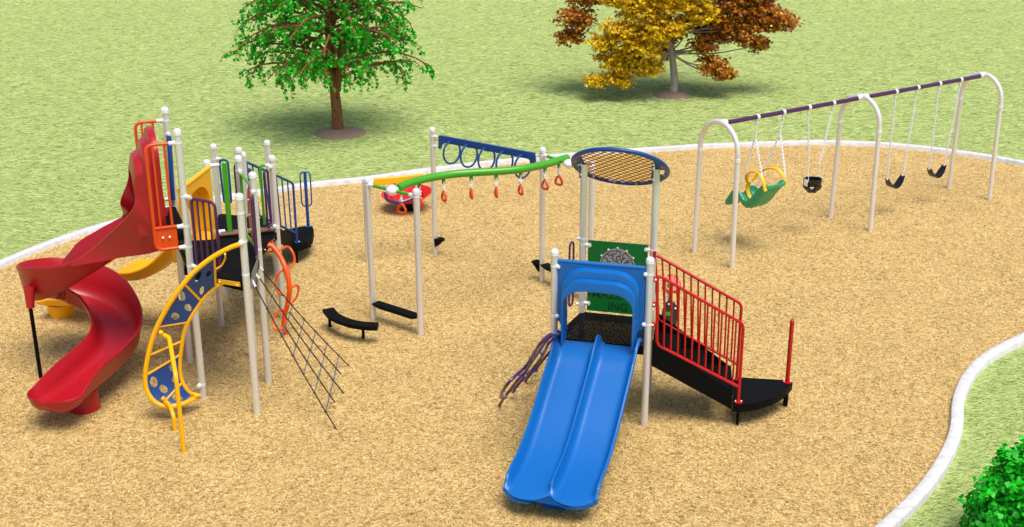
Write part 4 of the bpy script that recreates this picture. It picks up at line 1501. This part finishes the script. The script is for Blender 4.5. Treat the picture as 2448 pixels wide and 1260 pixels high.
# brown plank edge between the two rear posts
dd = dirxy(P6, P7); nn_ = V(-dd.y, dd.x, 0)
for k in range(3):
    a = P6 + dd * .08 + nn_ * (-.06 + k * .055) + V(0, 0, ZBk + .045); c = P7 - dd * .06 + nn_ * (-.06 + k * .055) + V(0, 0, ZBk + .045)
    MB().tube([a, c], .024, 8).build('plank', 'brown', t_ct)
for q, P, s in ((P6, pp6, 1), (P7, pp7, -1)):
    clamp(P, q + V(0, 0, ZBk + .06), dd * s, .025, .06)
# ---- orange side panels of the spiral slide entrance
def side_panel(P, parent_post, tl, tr, bl, br, zmid):
    pass
oz_top, oz_mid, oz_bot = 3.40, 2.36, 2.08
for P, ppst, dz in ((P2, pp2, 0), (P3, pp3, 0)):
    a, e = P + o2 * .12, P + o2 * .385
    b = MB()
    TLp, TRp, BRp, BLp = e + V(0, 0, oz_top), a + V(0, 0, oz_top), a + V(0, 0, oz_bot), e + V(0, 0, oz_bot)
    b.tube(fillet([TRp, TLp, BLp, BRp], .09), .02, 10)
    b.tube([a + V(0, 0, oz_mid), e + V(0, 0, oz_mid)], .019, 8)
    g = b.build('entrance_rail', 'orange', t_ct)
    MB().prism([a + V(0, 0, oz_mid), e + V(0, 0, oz_mid), e + V(0, 0, oz_bot + .05), e - o2 * .05 + V(0, 0, oz_bot), a + V(0, 0, oz_bot)], V(o2.y, -o2.x, 0) * (.012 if P is P2 else -.012)).build('kick_plate', 'orange', g, smooth=False)
    for u in (.30, .82):
        p_ = e.lerp(a, u)
        MB().cyl(p_ + V(0, 0, oz_top), p_ + V(0, 0, oz_mid), .0135 if u < .5 else .0165, 8).build('bar', 'orange', g)
    for u in (.35, .65):
        p_ = e.lerp(a, u) + V(0, 0, 2.235)
        MB().ball(p_ + V(o2.y, -o2.x, 0) * -.016, .016, 8).build('bolt', 'white', g)
    for z in (oz_top, oz_mid - .01, oz_bot):
        clamp(ppst, P + V(0, 0, z), o2, .026, .07)
# blue wheel seen edge on beside the rear entrance post
q = P3 + V(.06, .02, 2.85)
MB().tube(spline([P3 + V(.03, -.04, 3.20), P3 + V(.035, -.09, 2.95), P3 + V(.02, -.09, 2.6), P3 + V(.01, -.07, 2.36)], 5), .033, 8).build('grab_bar', 'blued', t_ct)
clamp(pp3, P3 + V(0, 0, 3.23), V(.3, -.5, 0), .022, .03)
# ---- spiral slide
SRAW = [(-4.47, 14.95, 2.22), (-4.6, 14.98, 2.16), (-4.85, 15.06, 1.93), (-5.2, 15.20, 1.66), (-5.6, 15.28, 1.41), (-5.95, 15.33, 1.19), (-6.22, 15.46, 1.04), (-6.33, 15.72, .93), (-6.22, 15.94, .84), (-5.96, 16.0, .75),
        (-5.66, 15.90, .67), (-5.43, 15.66, .575), (-5.28, 15.36, .495), (-5.22, 15.02, .43), (-5.28, 14.70, .375), (-5.38, 14.36, .335), (-5.47, 14.07, .315), (-5.54, 13.83, .31), (-5.57, 13.72, .31)]
SPATH = spline([V(*q_) for q_ in SRAW], 6)
def channel(path, hw, rim_l, rim_r, th=.025, nw=16, nose=True, lipw=.03, flat=.45):
    """swept open chute: rim heights are functions of 0..1"""
    rings = []
    m = len(path)
    for i, p in enumerate(path):
        u = i / (m - 1)
        t = path[min(i + 1, m - 1)] - path[max(i - 1, 0)]
        th_ = V(t.x, t.y, 0).normalized()
        side = V(th_.y, -th_.x, 0)           # right of travel
        rl, rr = rim_l(u), rim_r(u)
        h = hw(u) if callable(hw) else hw
        ring = []
        def prof(x):
            a = abs(x)
            rim = rr if x > 0 else rl
            k = max(0, (a - flat) / (1 - flat))
            return rim * (1 - math.sqrt(max(0, 1 - k * k))) if k < 1 else rim
        xs = [-1 + 2 * k / nw for k in range(nw + 1)]
        for x in xs:
            ring.append(p + side * x * h + V(0, 0, prof(x)))
        ring.append(p + side * (h + lipw * .5) + V(0, 0, rr + .012)); ring.append(p + side * (h + lipw) + V(0, 0, rr)); ring.append(p + side * (h + lipw) + V(0, 0, rr - .03))
        for x in reversed(xs):
            ring.append(p + side * x * (h + th * .6) + V(0, 0, prof(x) * .92 - th - .004))
        ring.append(p - side * (h + lipw) + V(0, 0, rl - .03)); ring.append(p - side * (h + lipw) + V(0, 0, rl)); ring.append(p - side * (h + lipw * .5) + V(0, 0, rl + .012))
        rings.append(ring)
    return rings
def smooth(a, b, x):
    x = max(0, min(1, (x - a) / (b - a))); return x * x * (3 - 2 * x)
rl_ = lambda u: .08 + .19 * smooth(.02, .14, u) + .21 * smooth(.2, .32, u) - .16 * smooth(.5, .66, u) - .16 * smooth(.84, 1, u)
rr_ = lambda u: .12 + .34 * smooth(.03, .13, u) - .18 * smooth(.22, .42, u) - .12 * smooth(.84, 1, u)
sr = channel(SPATH, lambda u: .27 + .035 * smooth(.4, .6, u) + .025 * smooth(.85, 1, u), rl_, rr_)
# close the exit with a rolled nose
last = sr[-1]
t_end = (SPATH[-1] - SPATH[-2]); t_end.z = 0; t_end.normalize()
cen = SPATH[-1]
sd2 = V(t_end.y, -t_end.x, 0)
for k in (1, 2, 3, 4, 5, 6):
    a = k / 6 * PI / 2
    ring = []
    for p in last:
        rel = p - cen
        x = rel.dot(sd2); z = rel.z
        nx = x * math.cos(a * .93)
        fwd = .27 * math.sin(a)
        lift = (.16 - max(z, 0)) * smooth(.3, 1, k / 6) if z < .16 else 0
        ring.append(cen + sd2 * nx + t_end * fwd * (1 if True else 0) + V(0, 0, z * (1 - .0) + lift * .85))
    sr.append(ring)
ssl = MB().loft(sr, caps=True).build('spiral_slide', 'red', t_ct, angle=60)
# entrance hood of the spiral slide
ent = (P2 + P3) / 2 + o2 * .27
es = dirxy(P2, P3)
def eh(x, z, d): return ent + es * x + V(0, 0, z) + o2 * d
def harch(hw_, zt_, zb_, r_): return arch(hw_, zt_, zb_, r_, 8)
hbands = [(harch(.42, 3.46, 2.2, .36), -.05), (harch(.43, 3.46, 2.2, .36), .0), (harch(.42, 3.44, 2.2, .36), .04), (harch(.40, 3.36, 2.2, .34), .05), (harch(.385, 3.30, 2.2, .33), .13), (harch(.37, 3.20, 2.2, .31), .15), (harch(.36, 3.14, 2.2, .30), .24), (harch(.33, 2.98, 2.16, .27), .28), (harch(.31, 2.94, 2.16, .26), .28), (harch(.31, 2.94, 2.16, .26), -.05)]
hh = MB()
hh.loft([[eh(x, z, dpt) for x, z in pts] for pts, dpt in hbands], closed=False)
hh.loft([[eh(x, z, -.05) for x, z in hbands[-1][0]], [eh(x, z, -.05) for x, z in hbands[0][0]]], closed=False)
hh.build('slide_hood', 'red', ssl, angle=40)
# moulded cheeks joining the hood to the two rims of the chute
def rim_pt(i, sgn, dz):
    a_, c_ = V(*SRAW[max(0, i - 1)]), V(*SRAW[i + 1])
    t_ = c_ - a_; t_.z = 0; t_.normalize()
    return V(*SRAW[i]) + V(t_.y, -t_.x, 0) * sgn * .315 + V(0, 0, dz)
for sgn, topl, botl in (
        (-1, [eh(-.36, 2.98, .24), eh(-.355, 2.74, .26), eh(-.33, 2.50, .36), rim_pt(3, -1, .275), rim_pt(4, -1, .265)],
             [eh(-.41, 2.95, .01), eh(-.41, 2.45, .01), eh(-.40, 2.03, .02), rim_pt(2, -1, -.10), rim_pt(4, -1, .23)]),
        (1, [eh(.36, 2.98, .24), eh(.35, 2.72, .30), eh(.30, 2.48, .42), rim_pt(3, 1, .47), rim_pt(4, 1, .45)],
            [eh(.41, 2.95, .01), eh(.41, 2.45, .01), eh(.40, 2.05, .02), rim_pt(2, 1, .1), rim_pt(4, 1, .40)])):
    A1, B1 = spline(topl, 5), spline(botl, 5)
    n_in = es * (.022 if sgn < 0 else -.022)
    rings = []
    for k in range(len(A1)):
        a_, c_ = A1[k], B1[k]
        rings.append([a_, a_.lerp(c_, .5), c_, c_ + n_in, a_.lerp(c_, .5) + n_in, a_ + n_in])
    MB().loft(rings, caps=True).build('hood_cheek', 'red', ssl, angle=50)
# supports
q = at(98, 905)
MB().cyl((q.x, q.y, -.1), (q.x, q.y, 1.12), .026, 12).build('support_pole', 'black', ssl)
MB().tube([V(q.x, q.y, 1.02), V(q.x + .0, q.y + .06, 1.30)], .05, 14, r2=.075).build('pole_socket', 'red', ssl)
q = at(203, 978)
MB().lathe((q.x, q.y, 0), [(.20, -.05), (.195, .0), (.19, .20), (.185, .275)], 28).build('slide_foot', 'red', ssl)

# ---- yellow wave slide
e6 = (P3 + P6) / 2
yd = V(-1, -.02, 0).normalized()
ypts = [(0.0, 1.38), (.15, 1.37), (.35, 1.25), (.60, 1.00), (.85, .86), (1.10, .80), (1.35, .64), (1.62, .42), (1.9, .29), (2.15, .25), (2.35, .24)]
yst = e6 + V(.02, .12, 0)
yend = at(118, 716, .24)
yd = dirxy(yst, yend)
YL = (V(yend.x, yend.y, 0) - yst).length
yp = spline([yst + yd * (s / 2.35 * YL) + V(0, 0, z) for s, z in ypts], 5)
yr = channel(yp, .265, lambda u: .15 - .05 * smooth(.85, 1, u), lambda u: .15 - .05 * smooth(.85, 1, u), flat=.3)
ysl = MB().loft(yr, caps=True).build('wave_slide', 'yellow', t_ct, angle=60)
q = at(150, 752)
MB().lathe((q.x, q.y, 0), [(.19, -.05), (.19, .03), (.205, .12), (.21, .20)], 28).build('slide_foot', 'yellow', ysl)
# yellow hood panel between posts
yd_e = dirxy(P6, P3); yo = V(-yd_e.y, yd_e.x, 0)
if yo.x > 0: yo = -yo
ymid = (P6 + P3) / 2 + V(0, .06, 0)
def yh(x, z, d): return ymid + yd_e * x + V(0, 0, z) + yo * d
yw = .56
yb_ = [(arch(.47, 2.28, 1.36, .40), -.015), (arch(.455, 2.26, 1.36, .39), .11), (arch(.42, 2.16, 1.34, .36), .125), (arch(.41, 2.14, 1.34, .35), .21), (arch(.375, 2.02, 1.34, .32), .23), (arch(.36, 2.00, 1.34, .31), .215), (arch(.395, 2.12, 1.34, .34), .19), (arch(.405, 2.15, 1.34, .35), .105), (arch(.44, 2.25, 1.34, .38), .09), (arch(.455, 2.265, 1.34, .39), -.05)]
hy = MB()
hy.loft([[yh(x, z, d_) for x, z in pts] for pts, d_ in yb_], closed=False)
A_ = yb_[0][0]; n_ = len(A_)
def rect2(pts, hxx, zt_, zb_):
    out = []
    for k, (x, z) in enumerate(pts):
        if k == 0: out.append((-hxx, zb_)); continue
        if k == len(pts) - 1: out.append((hxx, zb_)); continue
        dx, dz = x, z - 1.7
        t = min(hxx / abs(dx) if abs(dx) > 1e-6 else 9, (zt_ - 1.7) / dz if dz > 1e-6 else 9)
        out.append((dx * t, 1.7 + dz * t))
    il = min(range(len(out)), key=lambda k: (out[k][0] + hxx) ** 2 + (out[k][1] - zt_) ** 2)
    ir = min(range(len(out)), key=lambda k: (out[k][0] - hxx) ** 2 + (out[k][1] - zt_) ** 2)
    out[il] = (-hxx, zt_); out[ir] = (hxx, zt_)
    return out
Ry = rect2(A_, yw, 2.42, 1.36)
hy.loft([[yh(x, z, -.015) for x, z in A_], [yh(x, z, -.015) for x, z in Ry], [yh(x, z, -.05) for x, z in Ry], [yh(x, z, -.05) for x, z in yb_[-1][0]]], closed=False)
hy.tube([yh(-yw, 2.42, -.03), yh(yw, 2.42, -.03)], .032, 10)
hy.tube([yh(-.24, 1.40, -.06), yh(.24, 1.40, -.06)], .02, 8)
hy.build('slide_hood', 'yellow', ysl, angle=40)
clamp(pp6, P6 + V(0, 0, 2.36), yd_e + V(-.3, 0, 0), .024, .05)
clamp(pp3, P3 + V(0, 0, 2.36), -yd_e + V(-.3, 0, 0), .024, .05)

# ---- purple barrier on the P2-P1 side
d12 = dirxy(P2, P1)
TLc, TRc = inp(455, 470, P2, P1), inp(517, 487, P2, P1)
BLc, BRc = inp(478, 637, P2, P1), inp(545, 655, P2, P1)
frame_rail(t_ct, 'guard_rail', [P2 + d12 * .12 + V(0, 0, 2.72), P2 + d12 * .50 + V(0, 0, 2.72), P2 + d12 * .50 + V(0, 0, 1.83), P2 + d12 * .12 + V(0, 0, 1.83)], .0185, 'purple', 3, rb=.0135)
for z in (2.73, 1.83): clamp(pp2, P2 + V(0, 0, z), d12, .025, .07)
# ---- purple hand loops beside the net
dm = dirxy(Pm, P1)
om = V(-dm.y, dm.x, 0)
if om.x < 0: om = -om
for P, pst, s in ((Pm, ppm, 1), (P1, pp1, -1)):
    loop_rail(t_ct, P + dm * s * .09 + V(0, 0, 2.62), P + dm * s * .09 + V(0, 0, 1.86), dm * s * .09, .0165, 'purple')
    for z in (2.66, 1.88): clamp(pst, P + V(0, 0, z), dm * s, .022, .03)
# ---- purple loop at P7, and bars at P10
d7 = dirxy(P7, P5)
loop_rail(t_ct, P7 + d7 * .10 + V(0, 0, 2.34) + V(-.04, 0, 0), P7 + d7 * .10 + V(-.04, 0, 1.50), d7 * .11 + V(-.02, 0, 0), .0175, 'purple')
for z in (2.36, 1.47): clamp(pp7, P7 + V(0, 0, z), d7 + V(-.4, 0, 0), .025, .04)
MB().tube(fillet([P10 + V(0, 0, 2.25), P10 + V(-.08, -.02, 2.18), P10 + V(-.08, -.02, 1.55), P10 + V(0, 0, 1.5)], .06), .0155, 8).build('hand_bar', 'purple', t_ct)
# blue loop beside P9
MB().tube(fillet([P9 + V(.07, 0, 2.20), P9 + V(.20, 0, 2.20), P9 + V(.20, 0, 1.52), P9 + V(.09, 0, 1.52)], .07, closed=True), .017, 8, closed=True).build('hand_loop', 'blued', t_ct)
clamp(pp9, P9 + V(0, 0, 2.22), V(1, 0, 0), .025, .05)
# ---- green frames
def upright_frame(A, Bq, z0, z1, mat, r=.02, nm='panel_frame'):
    return MB().tube(fillet([A + V(0, 0, z1), Bq + V(0, 0, z1), Bq + V(0, 0, z0), A + V(0, 0, z0)], .04, closed=True), r, 8, closed=True).build(nm, mat, t_ct)
d67 = dirxy(P6, P7)
MB().box(P6 + d67 * .24 + V(0, -.02, 1.95), (.075, .03, 1.05), math.atan2(d67.y, d67.x), bev=.01).build('green_bar', 'green', t_ct)
for z in (2.44, 1.46): clamp(pp6, P6 + V(0, 0, z), d67, .025, .12)
MB().tube(fillet([P7 - d67 * .08 + V(0, 0, 2.38), P7 - d67 * .17 + V(0, 0, 2.38), P7 - d67 * .17 + V(0, 0, 1.5)], .04), .02, 8).build('green_bar', 'green', t_ct)
clamp(pp7, P7 + V(0, 0, 2.38), -d67, .022, .05)
# game panel between P5 and Pm
d5 = dirxy(P5, Pm); L5 = (Pm - P5).length
gp = MB()
gp.tube(fillet([P5 + d5 * .10 + V(0, 0, 2.68), Pm - d5 * .10 + V(0, 0, 2.68), Pm - d5 * .10 + V(0, 0, 1.86), P5 + d5 * .10 + V(0, 0, 1.86)], .05, closed=True), .02, 8, closed=True)
gpo = gp.build('game_panel', 'green', t_ct)
n5 = V(-d5.y, d5.x, 0)
c5 = (P5 + Pm) / 2 + V(0, 0, 2.26)
pl_ = []
for k in range(28):
    a = 2 * PI * k / 28
    pl_.append(c5 + d5 * (.14 + .13 * math.cos(a)) + V(0, 0, .36 * math.sin(a)) - n5 * .012)
MB().prism(pl_, n5 * .024).build('game_board', paint('coral_board', (.62, .06, .025), .4), gpo, smooth=False)
balls(gpo, 'bolt', 'white', [c5 + V(0, 0, z) + n5 * s + d5 * .15 for z in (.2, 0, -.2) for s in (-.02, .02)], .018, 8)
for z in (2.70, 1.88): clamp(pp5, P5 + V(0, 0, z), d5, .024, .05)

# ---- yellow and blue arched climber
YCOL = 'yelp'
dA, dB = P1 - P2, None
tclimb = MB()
yo1 = V(d12.y, -d12.x, 0)
if yo1.y > 0: yo1 = -yo1
# right hand tube runs from the clamp on P1 over and down, left lower tube from the deck plate; both on a leaning surface
# plane of the climber: curve in plan from the deck edge swinging left and down
def px_curve(pts):
    return [at(x, y, z) for x, y, z in pts]
outerc = px_curve([(576, 583, 2.29), (548, 593, 2.24), (505, 617, 2.12), (462, 652, 1.95), (425, 697, 1.72), (393, 747, 1.45), (368, 800, 1.16), (352, 860, .83), (347, 905, .58), (353, 938, .40), (372, 962, .27), (400, 972, .21), (435, 966, .20), (470, 951, .20)])
innerc = px_curve([(548, 672, 1.72), (520, 683, 1.66), (492, 705, 1.56), (470, 735, 1.42), (452, 765, 1.27), (440, 795, 1.10), (434, 830, .90), (430, 865, .70), (432, 900, .50), (442, 925, .36), (456, 940, .26), (478, 946, .20)])
yc = MB().tube(spline(outerc, 6), .030, 12).build('arched_climber', YCOL, t_ct)
MB().tube(spline(innerc, 6), .025, 12).build('inner_rail', YCOL, yc)
clamp(pp1, P1 + V(0, 0, 2.30), (outerc[0] - P1 - V(0, 0, 2.29)), .03, .03)
clamp(pp2, P2 + V(0, 0, .20), V(-.5, -.9, 0), .028, .05)
# plate at the deck edge
MB().prism([inp(526, 665, P2, P1) + yo1 * .03, inp(578, 673, P2, P1) + yo1 * .03, inp(579, 683, P2, P1) + yo1 * .03, inp(527, 675, P2, P1) + yo1 * .03], yo1 * .012).build('mounting_plate', YCOL, yc, smooth=False)
balls(yc, 'bolt', 'white', [inp(x, y, P2, P1) + yo1 * .045 for x, y in ((531, 671), (573, 679))], .011)
OC, IC = spline(outerc, 12), spline(innerc, 12)
def pick(C, px, py):
    def pr(p):
        d = p - V(0, 0, CAM_H)
        return (1224 + F_PX * d.dot(_r) / d.dot(_f), 630 - F_PX * d.dot(_u) / d.dot(_f))
    return min(C, key=lambda p: (pr(p)[0] - px) ** 2 + (pr(p)[1] - py) ** 2)
rungs = [((513, 610), (516, 686), .016), ((440, 675), (478, 715), .017), ((383, 780), (452, 768), .014), ((360, 848), (434, 812), .0145), ((352, 894), (431, 845), .0145), ((385, 965), (440, 910), .016)]
rp = []
for a, c_, r_ in rungs:
    A, Bq = pick(OC, *a), pick(IC, *c_)
    rp.append((A, Bq))
    MB().cyl(A, Bq, r_, 8).build('rung', YCOL, yc)
def foot_panel(quad, holes, shrink=.03):
    """blue board spanning between the two rails with oval finger holes"""
    n = len(quad)
    ctr = sum((Vector(p) for p in quad), V(0, 0, 0)) / n
    q = [ctr + (Vector(p) - ctr) * (1 - shrink) for p in quad]
    # quad given as matching outer and inner polylines
    return q
def board(oi, ii, holes, nm='climbing_board'):
    """oi/ii: matching lists of points on the outer and inner rails; holes in (u along, v across)"""
    nu, nv = 84, 42
    def S_(u, v):
        fi = u * (len(oi) - 1); k = min(len(oi) - 2, int(fi)); a = oi[k].lerp(oi[k + 1], fi - k)
        fj = u * (len(ii) - 1); m = min(len(ii) - 2, int(fj)); c_ = ii[m].lerp(ii[m + 1], fj - m)
        return a.lerp(c_, v)
    v0, v1 = .05, .95
    nrm = (S_(1, .5) - S_(0, .5)).cross(S_(.5, 1) - S_(.5, 0)).normalized() * .012
    vs, fs = [], []; idx = {}
    W = (S_(.5, 1) - S_(.5, 0)).length; Lh = sum((S_((k + 1) / 8, .5) - S_(k / 8, .5)).length for k in range(8))
    def inhole(u, v):
        for hu, hv, ang in holes:
            dx, dy = (u - hu) * Lh, (v - hv) * W
            c1, s1 = math.cos(R(ang)), math.sin(R(ang))
            x, y = dx * c1 + dy * s1, -dx * s1 + dy * c1
            if (x / .070) ** 2 + (y / .044) ** 2 < 1: return True
        return False
    def vi(i, j, k):
        if (i, j, k) not in idx:
            idx[i, j, k] = len(vs)
            vs.append(S_(.02 + .96 * i / nu, v0 + (v1 - v0) * j / nv) + nrm * (k - .5))
        return idx[i, j, k]
    cell = {(i, j): not inhole(.02 + .96 * (i + .5) / nu, v0 + (v1 - v0) * (j + .5) / nv) for i in range(nu) for j in range(nv)}
    for (i, j), ok in cell.items():
        if not ok: continue
        fs.append((vi(i, j, 1), vi(i + 1, j, 1), vi(i + 1, j + 1, 1), vi(i, j + 1, 1)))
        fs.append((vi(i, j, 0), vi(i, j + 1, 0), vi(i + 1, j + 1, 0), vi(i + 1, j, 0)))
        for di, dj, a, c_ in ((1, 0, (1, 0), (1, 1)), (-1, 0, (0, 1), (0, 0)), (0, 1, (1, 1), (0, 1)), (0, -1, (0, 0), (1, 0))):
            if not cell.get((i + di, j + dj), False):
                fs.append((vi(i + a[0], j + a[1], 1), vi(i + a[0], j + a[1], 0), vi(i + c_[0], j + c_[1], 0), vi(i + c_[0], j + c_[1], 1)))
    MB().add(vs, fs).build(nm, 'navy', yc, smooth=False)
def seg(C, a, c_, n=6):
    i, j = C.index(a), C.index(c_)
    if i > j: i, j = j, i
    return [C[i + int((j - i) * k / n)] for k in range(n + 1)]
o_idx = [pick(OC, *a) for a, _, _ in rungs]; i_idx = [pick(IC, *c_) for _, c_, _ in rungs]
board(seg(OC, o_idx[0], o_idx[1]), seg(IC, i_idx[0], i_idx[1]), [(.22, .40, 60), (.62, .25, 60), (.72, .75, 60)])
board(seg(OC, o_idx[1], o_idx[2]), seg(IC, i_idx[1], i_idx[2]), [(.25, .25, 60), (.45, .72, 60), (.78, .45, 60)])
board(seg(OC, o_idx[4], o_idx[5]), seg(IC, i_idx[4], i_idx[5]), [(.30, .22, 20), (.22, .78, 20), (.68, .40, 20), (.70, .82, 20)])
board(seg(OC, o_idx[5], OC[-14]), seg(IC, i_idx[5], IC[-10]), [(.45, .50, 0)])
# curled hand hold and two support legs
MB().tube(spline([at(538, 607, 2.20), at(538, 618, 2.12), at(530, 634, 2.02), at(517, 643, 1.97)], 5), .012, 8).build('hand_hold', YCOL, yc)
f1_, f2_ = at(440, 1083), at(419, 1031)
MB().tube(fillet([at(386, 799, 1.16), at(404, 806, 1.14), V(f1_.x, f1_.y, 1.02), f1_ + V(0, 0, -.1)], .10), .027, 10).build('support_leg', YCOL, yc)
MB().tube(fillet([at(394, 958, .28), at(407, 970, .28), V(f2_.x, f2_.y, .20), f2_ + V(0, 0, -.1)], .06), .026, 10).build('support_leg', YCOL, yc)
for (x, y, z) in ((386, 797, 1.18), (392, 955, .30), (470, 948, .22)):
    MB().ball(at(x, y, z) + V(0, -.02, .02), .03, 8).build('gusset', YCOL, yc)

# ---- rope net
nt_top = [(612, 637), (605, 655), (607, 676)]
nmount = MB().prism([inp(593, 676, Pm, P1), inp(617, 612, Pm, P1), inp(614, 642, Pm, P1), inp(599, 692, Pm, P1)], om * .012).build('net_mounting_plate', 'grey', t_ct, smooth=False)
tops = [at(620, 637, 1.66), at(611, 655, 1.66), at(604, 673, 1.66)]
foots = [at(837, 877), at(822, 948), at(806, 1029)]
mids = None
nr = MB()
lines = []
# five ropes fan out of three anchor balls
heads = [tops[0], tops[1], tops[1].lerp(tops[2], .55), tops[2]]
fts = [foots[0], foots[1], foots[1].lerp(foots[2], .0), foots[2]]
e0, e3 = (tops[0], foots[0]), (tops[2], foots[2])
def rope_pt(v, u):
    a = e0[0].lerp(e0[1], u); c_ = e3[0].lerp(e3[1], u)
    sag = -.05 * math.sin(PI * u)
    return a.lerp(c_, v) + V(0, 0, sag)
for v, u0, u1 in ((0, 0, 1), (.46, 0, 1), (1, 0, 1), (.24, .34, .93), (.72, .34, .93)):
    pth = [rope_pt(v if u0 == 0 else v, u0 + (u1 - u0) * k / 10) for k in range(11)]
    for p in pth: p.z = max(p.z, -.03)
    nr.tube(pth, .0085, 6)
net = nr.build('rope_net', 'rope', t_ct)
cr_ = MB(); jn = []
us = [.17, .345, .475, .60, .73, .865]
for k, u in enumerate(us):
    v1 = 1.0
    cr_.tube([rope_pt(0, u), rope_pt(.46, u + .005), rope_pt(1, u)], .0075, 6)
    for v in ((0, .46, 1) if k == 0 else (0, .24, .46, .72, 1)):
        jn.append(rope_pt(v, u))
cr_.build('cross_rope', 'ropeg', net)
balls(net, 'rope_joint', paint('joint_charcoal', (.04, .045, .05), .5), jn, .0185, 8)
for tpt, v in zip(tops, (0, .46, 1)):
    d_ = (rope_pt(v, .1) - tpt).normalized()
    MB().ball(tpt - d_ * .06, .034, 12).build('anchor_ball', 'rubber', net)
    MB().tube([tpt - d_ * .03, tpt + d_ * .075], .017, 10).build('rope_ferrule', 'white', net)
    MB().ball(tpt - d_ * .06 + V(.005, -.034, .01), .013, 8).build('bolt', 'white', net)

# ---- orange vine climber
vp = [(640, 583, 1.32), (652, 590, 1.28), (668, 610, 1.18), (680, 635, 1.06), (689, 665, .90), (692, 695, .72), (688, 725, .52), (680, 755, .32), (679, 785, .12), (686, 806, -.05)]
vc = spline([at(x, y, z) for x, y, z in vp], 6)
vine = MB().tube(vc, .036, 14).build('vine_climber', 'vine', t_ct)
def vloop(pts, r=.0165):
    MB().tube(spline([at(*p) for p in pts], 6), r, 8).build('vine_loop', 'vine', vine)
vloop([(664, 604, 1.20), (672, 596, 1.22), (688, 590, 1.20), (700, 604, 1.12), (704, 625, 1.0), (694, 640, .95), (688, 644, .98)])
vloop([(682, 643, 1.0), (668, 652, .96), (660, 668, .86), (661, 688, .74), (668, 702, .66), (680, 706, .66)])
vloop([(692, 690, .76), (702, 684, .78), (710, 682, .76), (714, 690, .70), (709, 710, .58), (698, 724, .50), (687, 730, .52)])
vloop([(682, 738, .44), (664, 746, .40), (654, 765, .30), (656, 785, .20), (666, 790, .18), (680, 781, .18)])
vloop([(640, 590, 1.33), (646, 572, 1.36), (654, 590, 1.26), (652, 600, 1.2), (638, 603, 1.2), (625, 598, 1.27)], .014)
MB().prism([at(622, 600, 1.36), at(654, 563, 1.36), at(656, 572, 1.28), at(626, 608, 1.28)], (.015, -.01, 0)).build('mounting_plate', 'vine', vine, smooth=False)
balls(vine, 'bolt', 'white', [at(x, y, 1.32) + V(.02, -.02, 0) for x, y in ((631, 596), (641, 585), (651, 572))], .012)

# ---- steps down to the blue transfer landing
TZ = .36
fb_ = at(710, 580, TZ); fb_.z = 0
pad = at(737, 542, TZ)
r1, r2 = P11, fb_
rdir = dirxy(r1, r2); rn = V(rdir.y, -rdir.x, 0)
near_a, near_b = V(-3.5, 18.25, 0), V(-3.66, 19.35, 0)
t_s = MB()
left_a = V(-4.45, 18.1, 0); 
ra, rb_ = V(-3.66, 17.84, 0), fb_ + V(-.04, -.02, 0)
la, lb_ = V(-4.38, 18.08, 0), fb_ + V(-.75, .55, 0)
for k in range(4):
    u0, u1 = k / 4, (k + 1) / 4
    z = 1.15 - (1.15 - TZ) * (k + .6) / 4.6
    q = [ra.lerp(rb_, u0), ra.lerp(rb_, u1), la.lerp(lb_, u1), la.lerp(lb_, u0)]
    t_s.prism([V(p.x, p.y, z) for p in q], (0, 0, -.03))
stb = t_s.build('stair', 'black', t_ct, smooth=False)
for a, c_ in ((ra, rb_), (la, lb_)):
    d_ = dirxy(a, c_); n_ = V(-d_.y, d_.x, 0) * .012
    pts = [a + V(0, 0, 1.27), c_ + V(0, 0, TZ + .12), c_ + V(0, 0, TZ - .10), a + V(0, 0, .98)]
    MB().prism([p - n_ for p in pts], n_ * 2).build('stringer', 'black', stb, smooth=False)
ld = [at(703, 586, TZ), at(716, 584, TZ), at(735, 577, TZ), at(747, 565, TZ), at(750, 550, TZ), at(746, 539, TZ), at(728, 540, TZ), at(668, 552, TZ), at(664, 562, TZ), at(690, 580, TZ)]
land2 = MB().prism([V(p.x, p.y, TZ) for p in ld], (0, 0, -.12)).build('landing', 'black', t_ct, smooth=False)
q = at(711, 630); MB().cyl((q.x, q.y, -.1), (q.x, q.y, TZ - .08), .018, 10).build('leg', 'black', land2)
q = at(740, 592); MB().cyl((q.x, q.y, -.1), (q.x, q.y, TZ - .08), .03, 10).build('leg', 'black', land2)
stair_rail(P11, fb_, [(588, 387), (700, 438), (706, 557), (607, 509)], V(fb_.x, fb_.y, TZ), 7, 'blued', r=.02)
MB().tube([inp(586, 384, P11, fb_), inp(592, 470, P11, fb_)], .026, 8).build('rail_end', 'blued', pp11)
pg = MB().prism([inp(588, 400, P11, fb_), inp(600, 404, P11, fb_), inp(600, 415, P11, fb_), inp(589, 418, P11, fb_)], rn * .012).build('rail_gusset', 'blued', pp11, smooth=False)
paddle(t_ct, pad, .98, V(1, .25, 0), 'blued', w=.085)
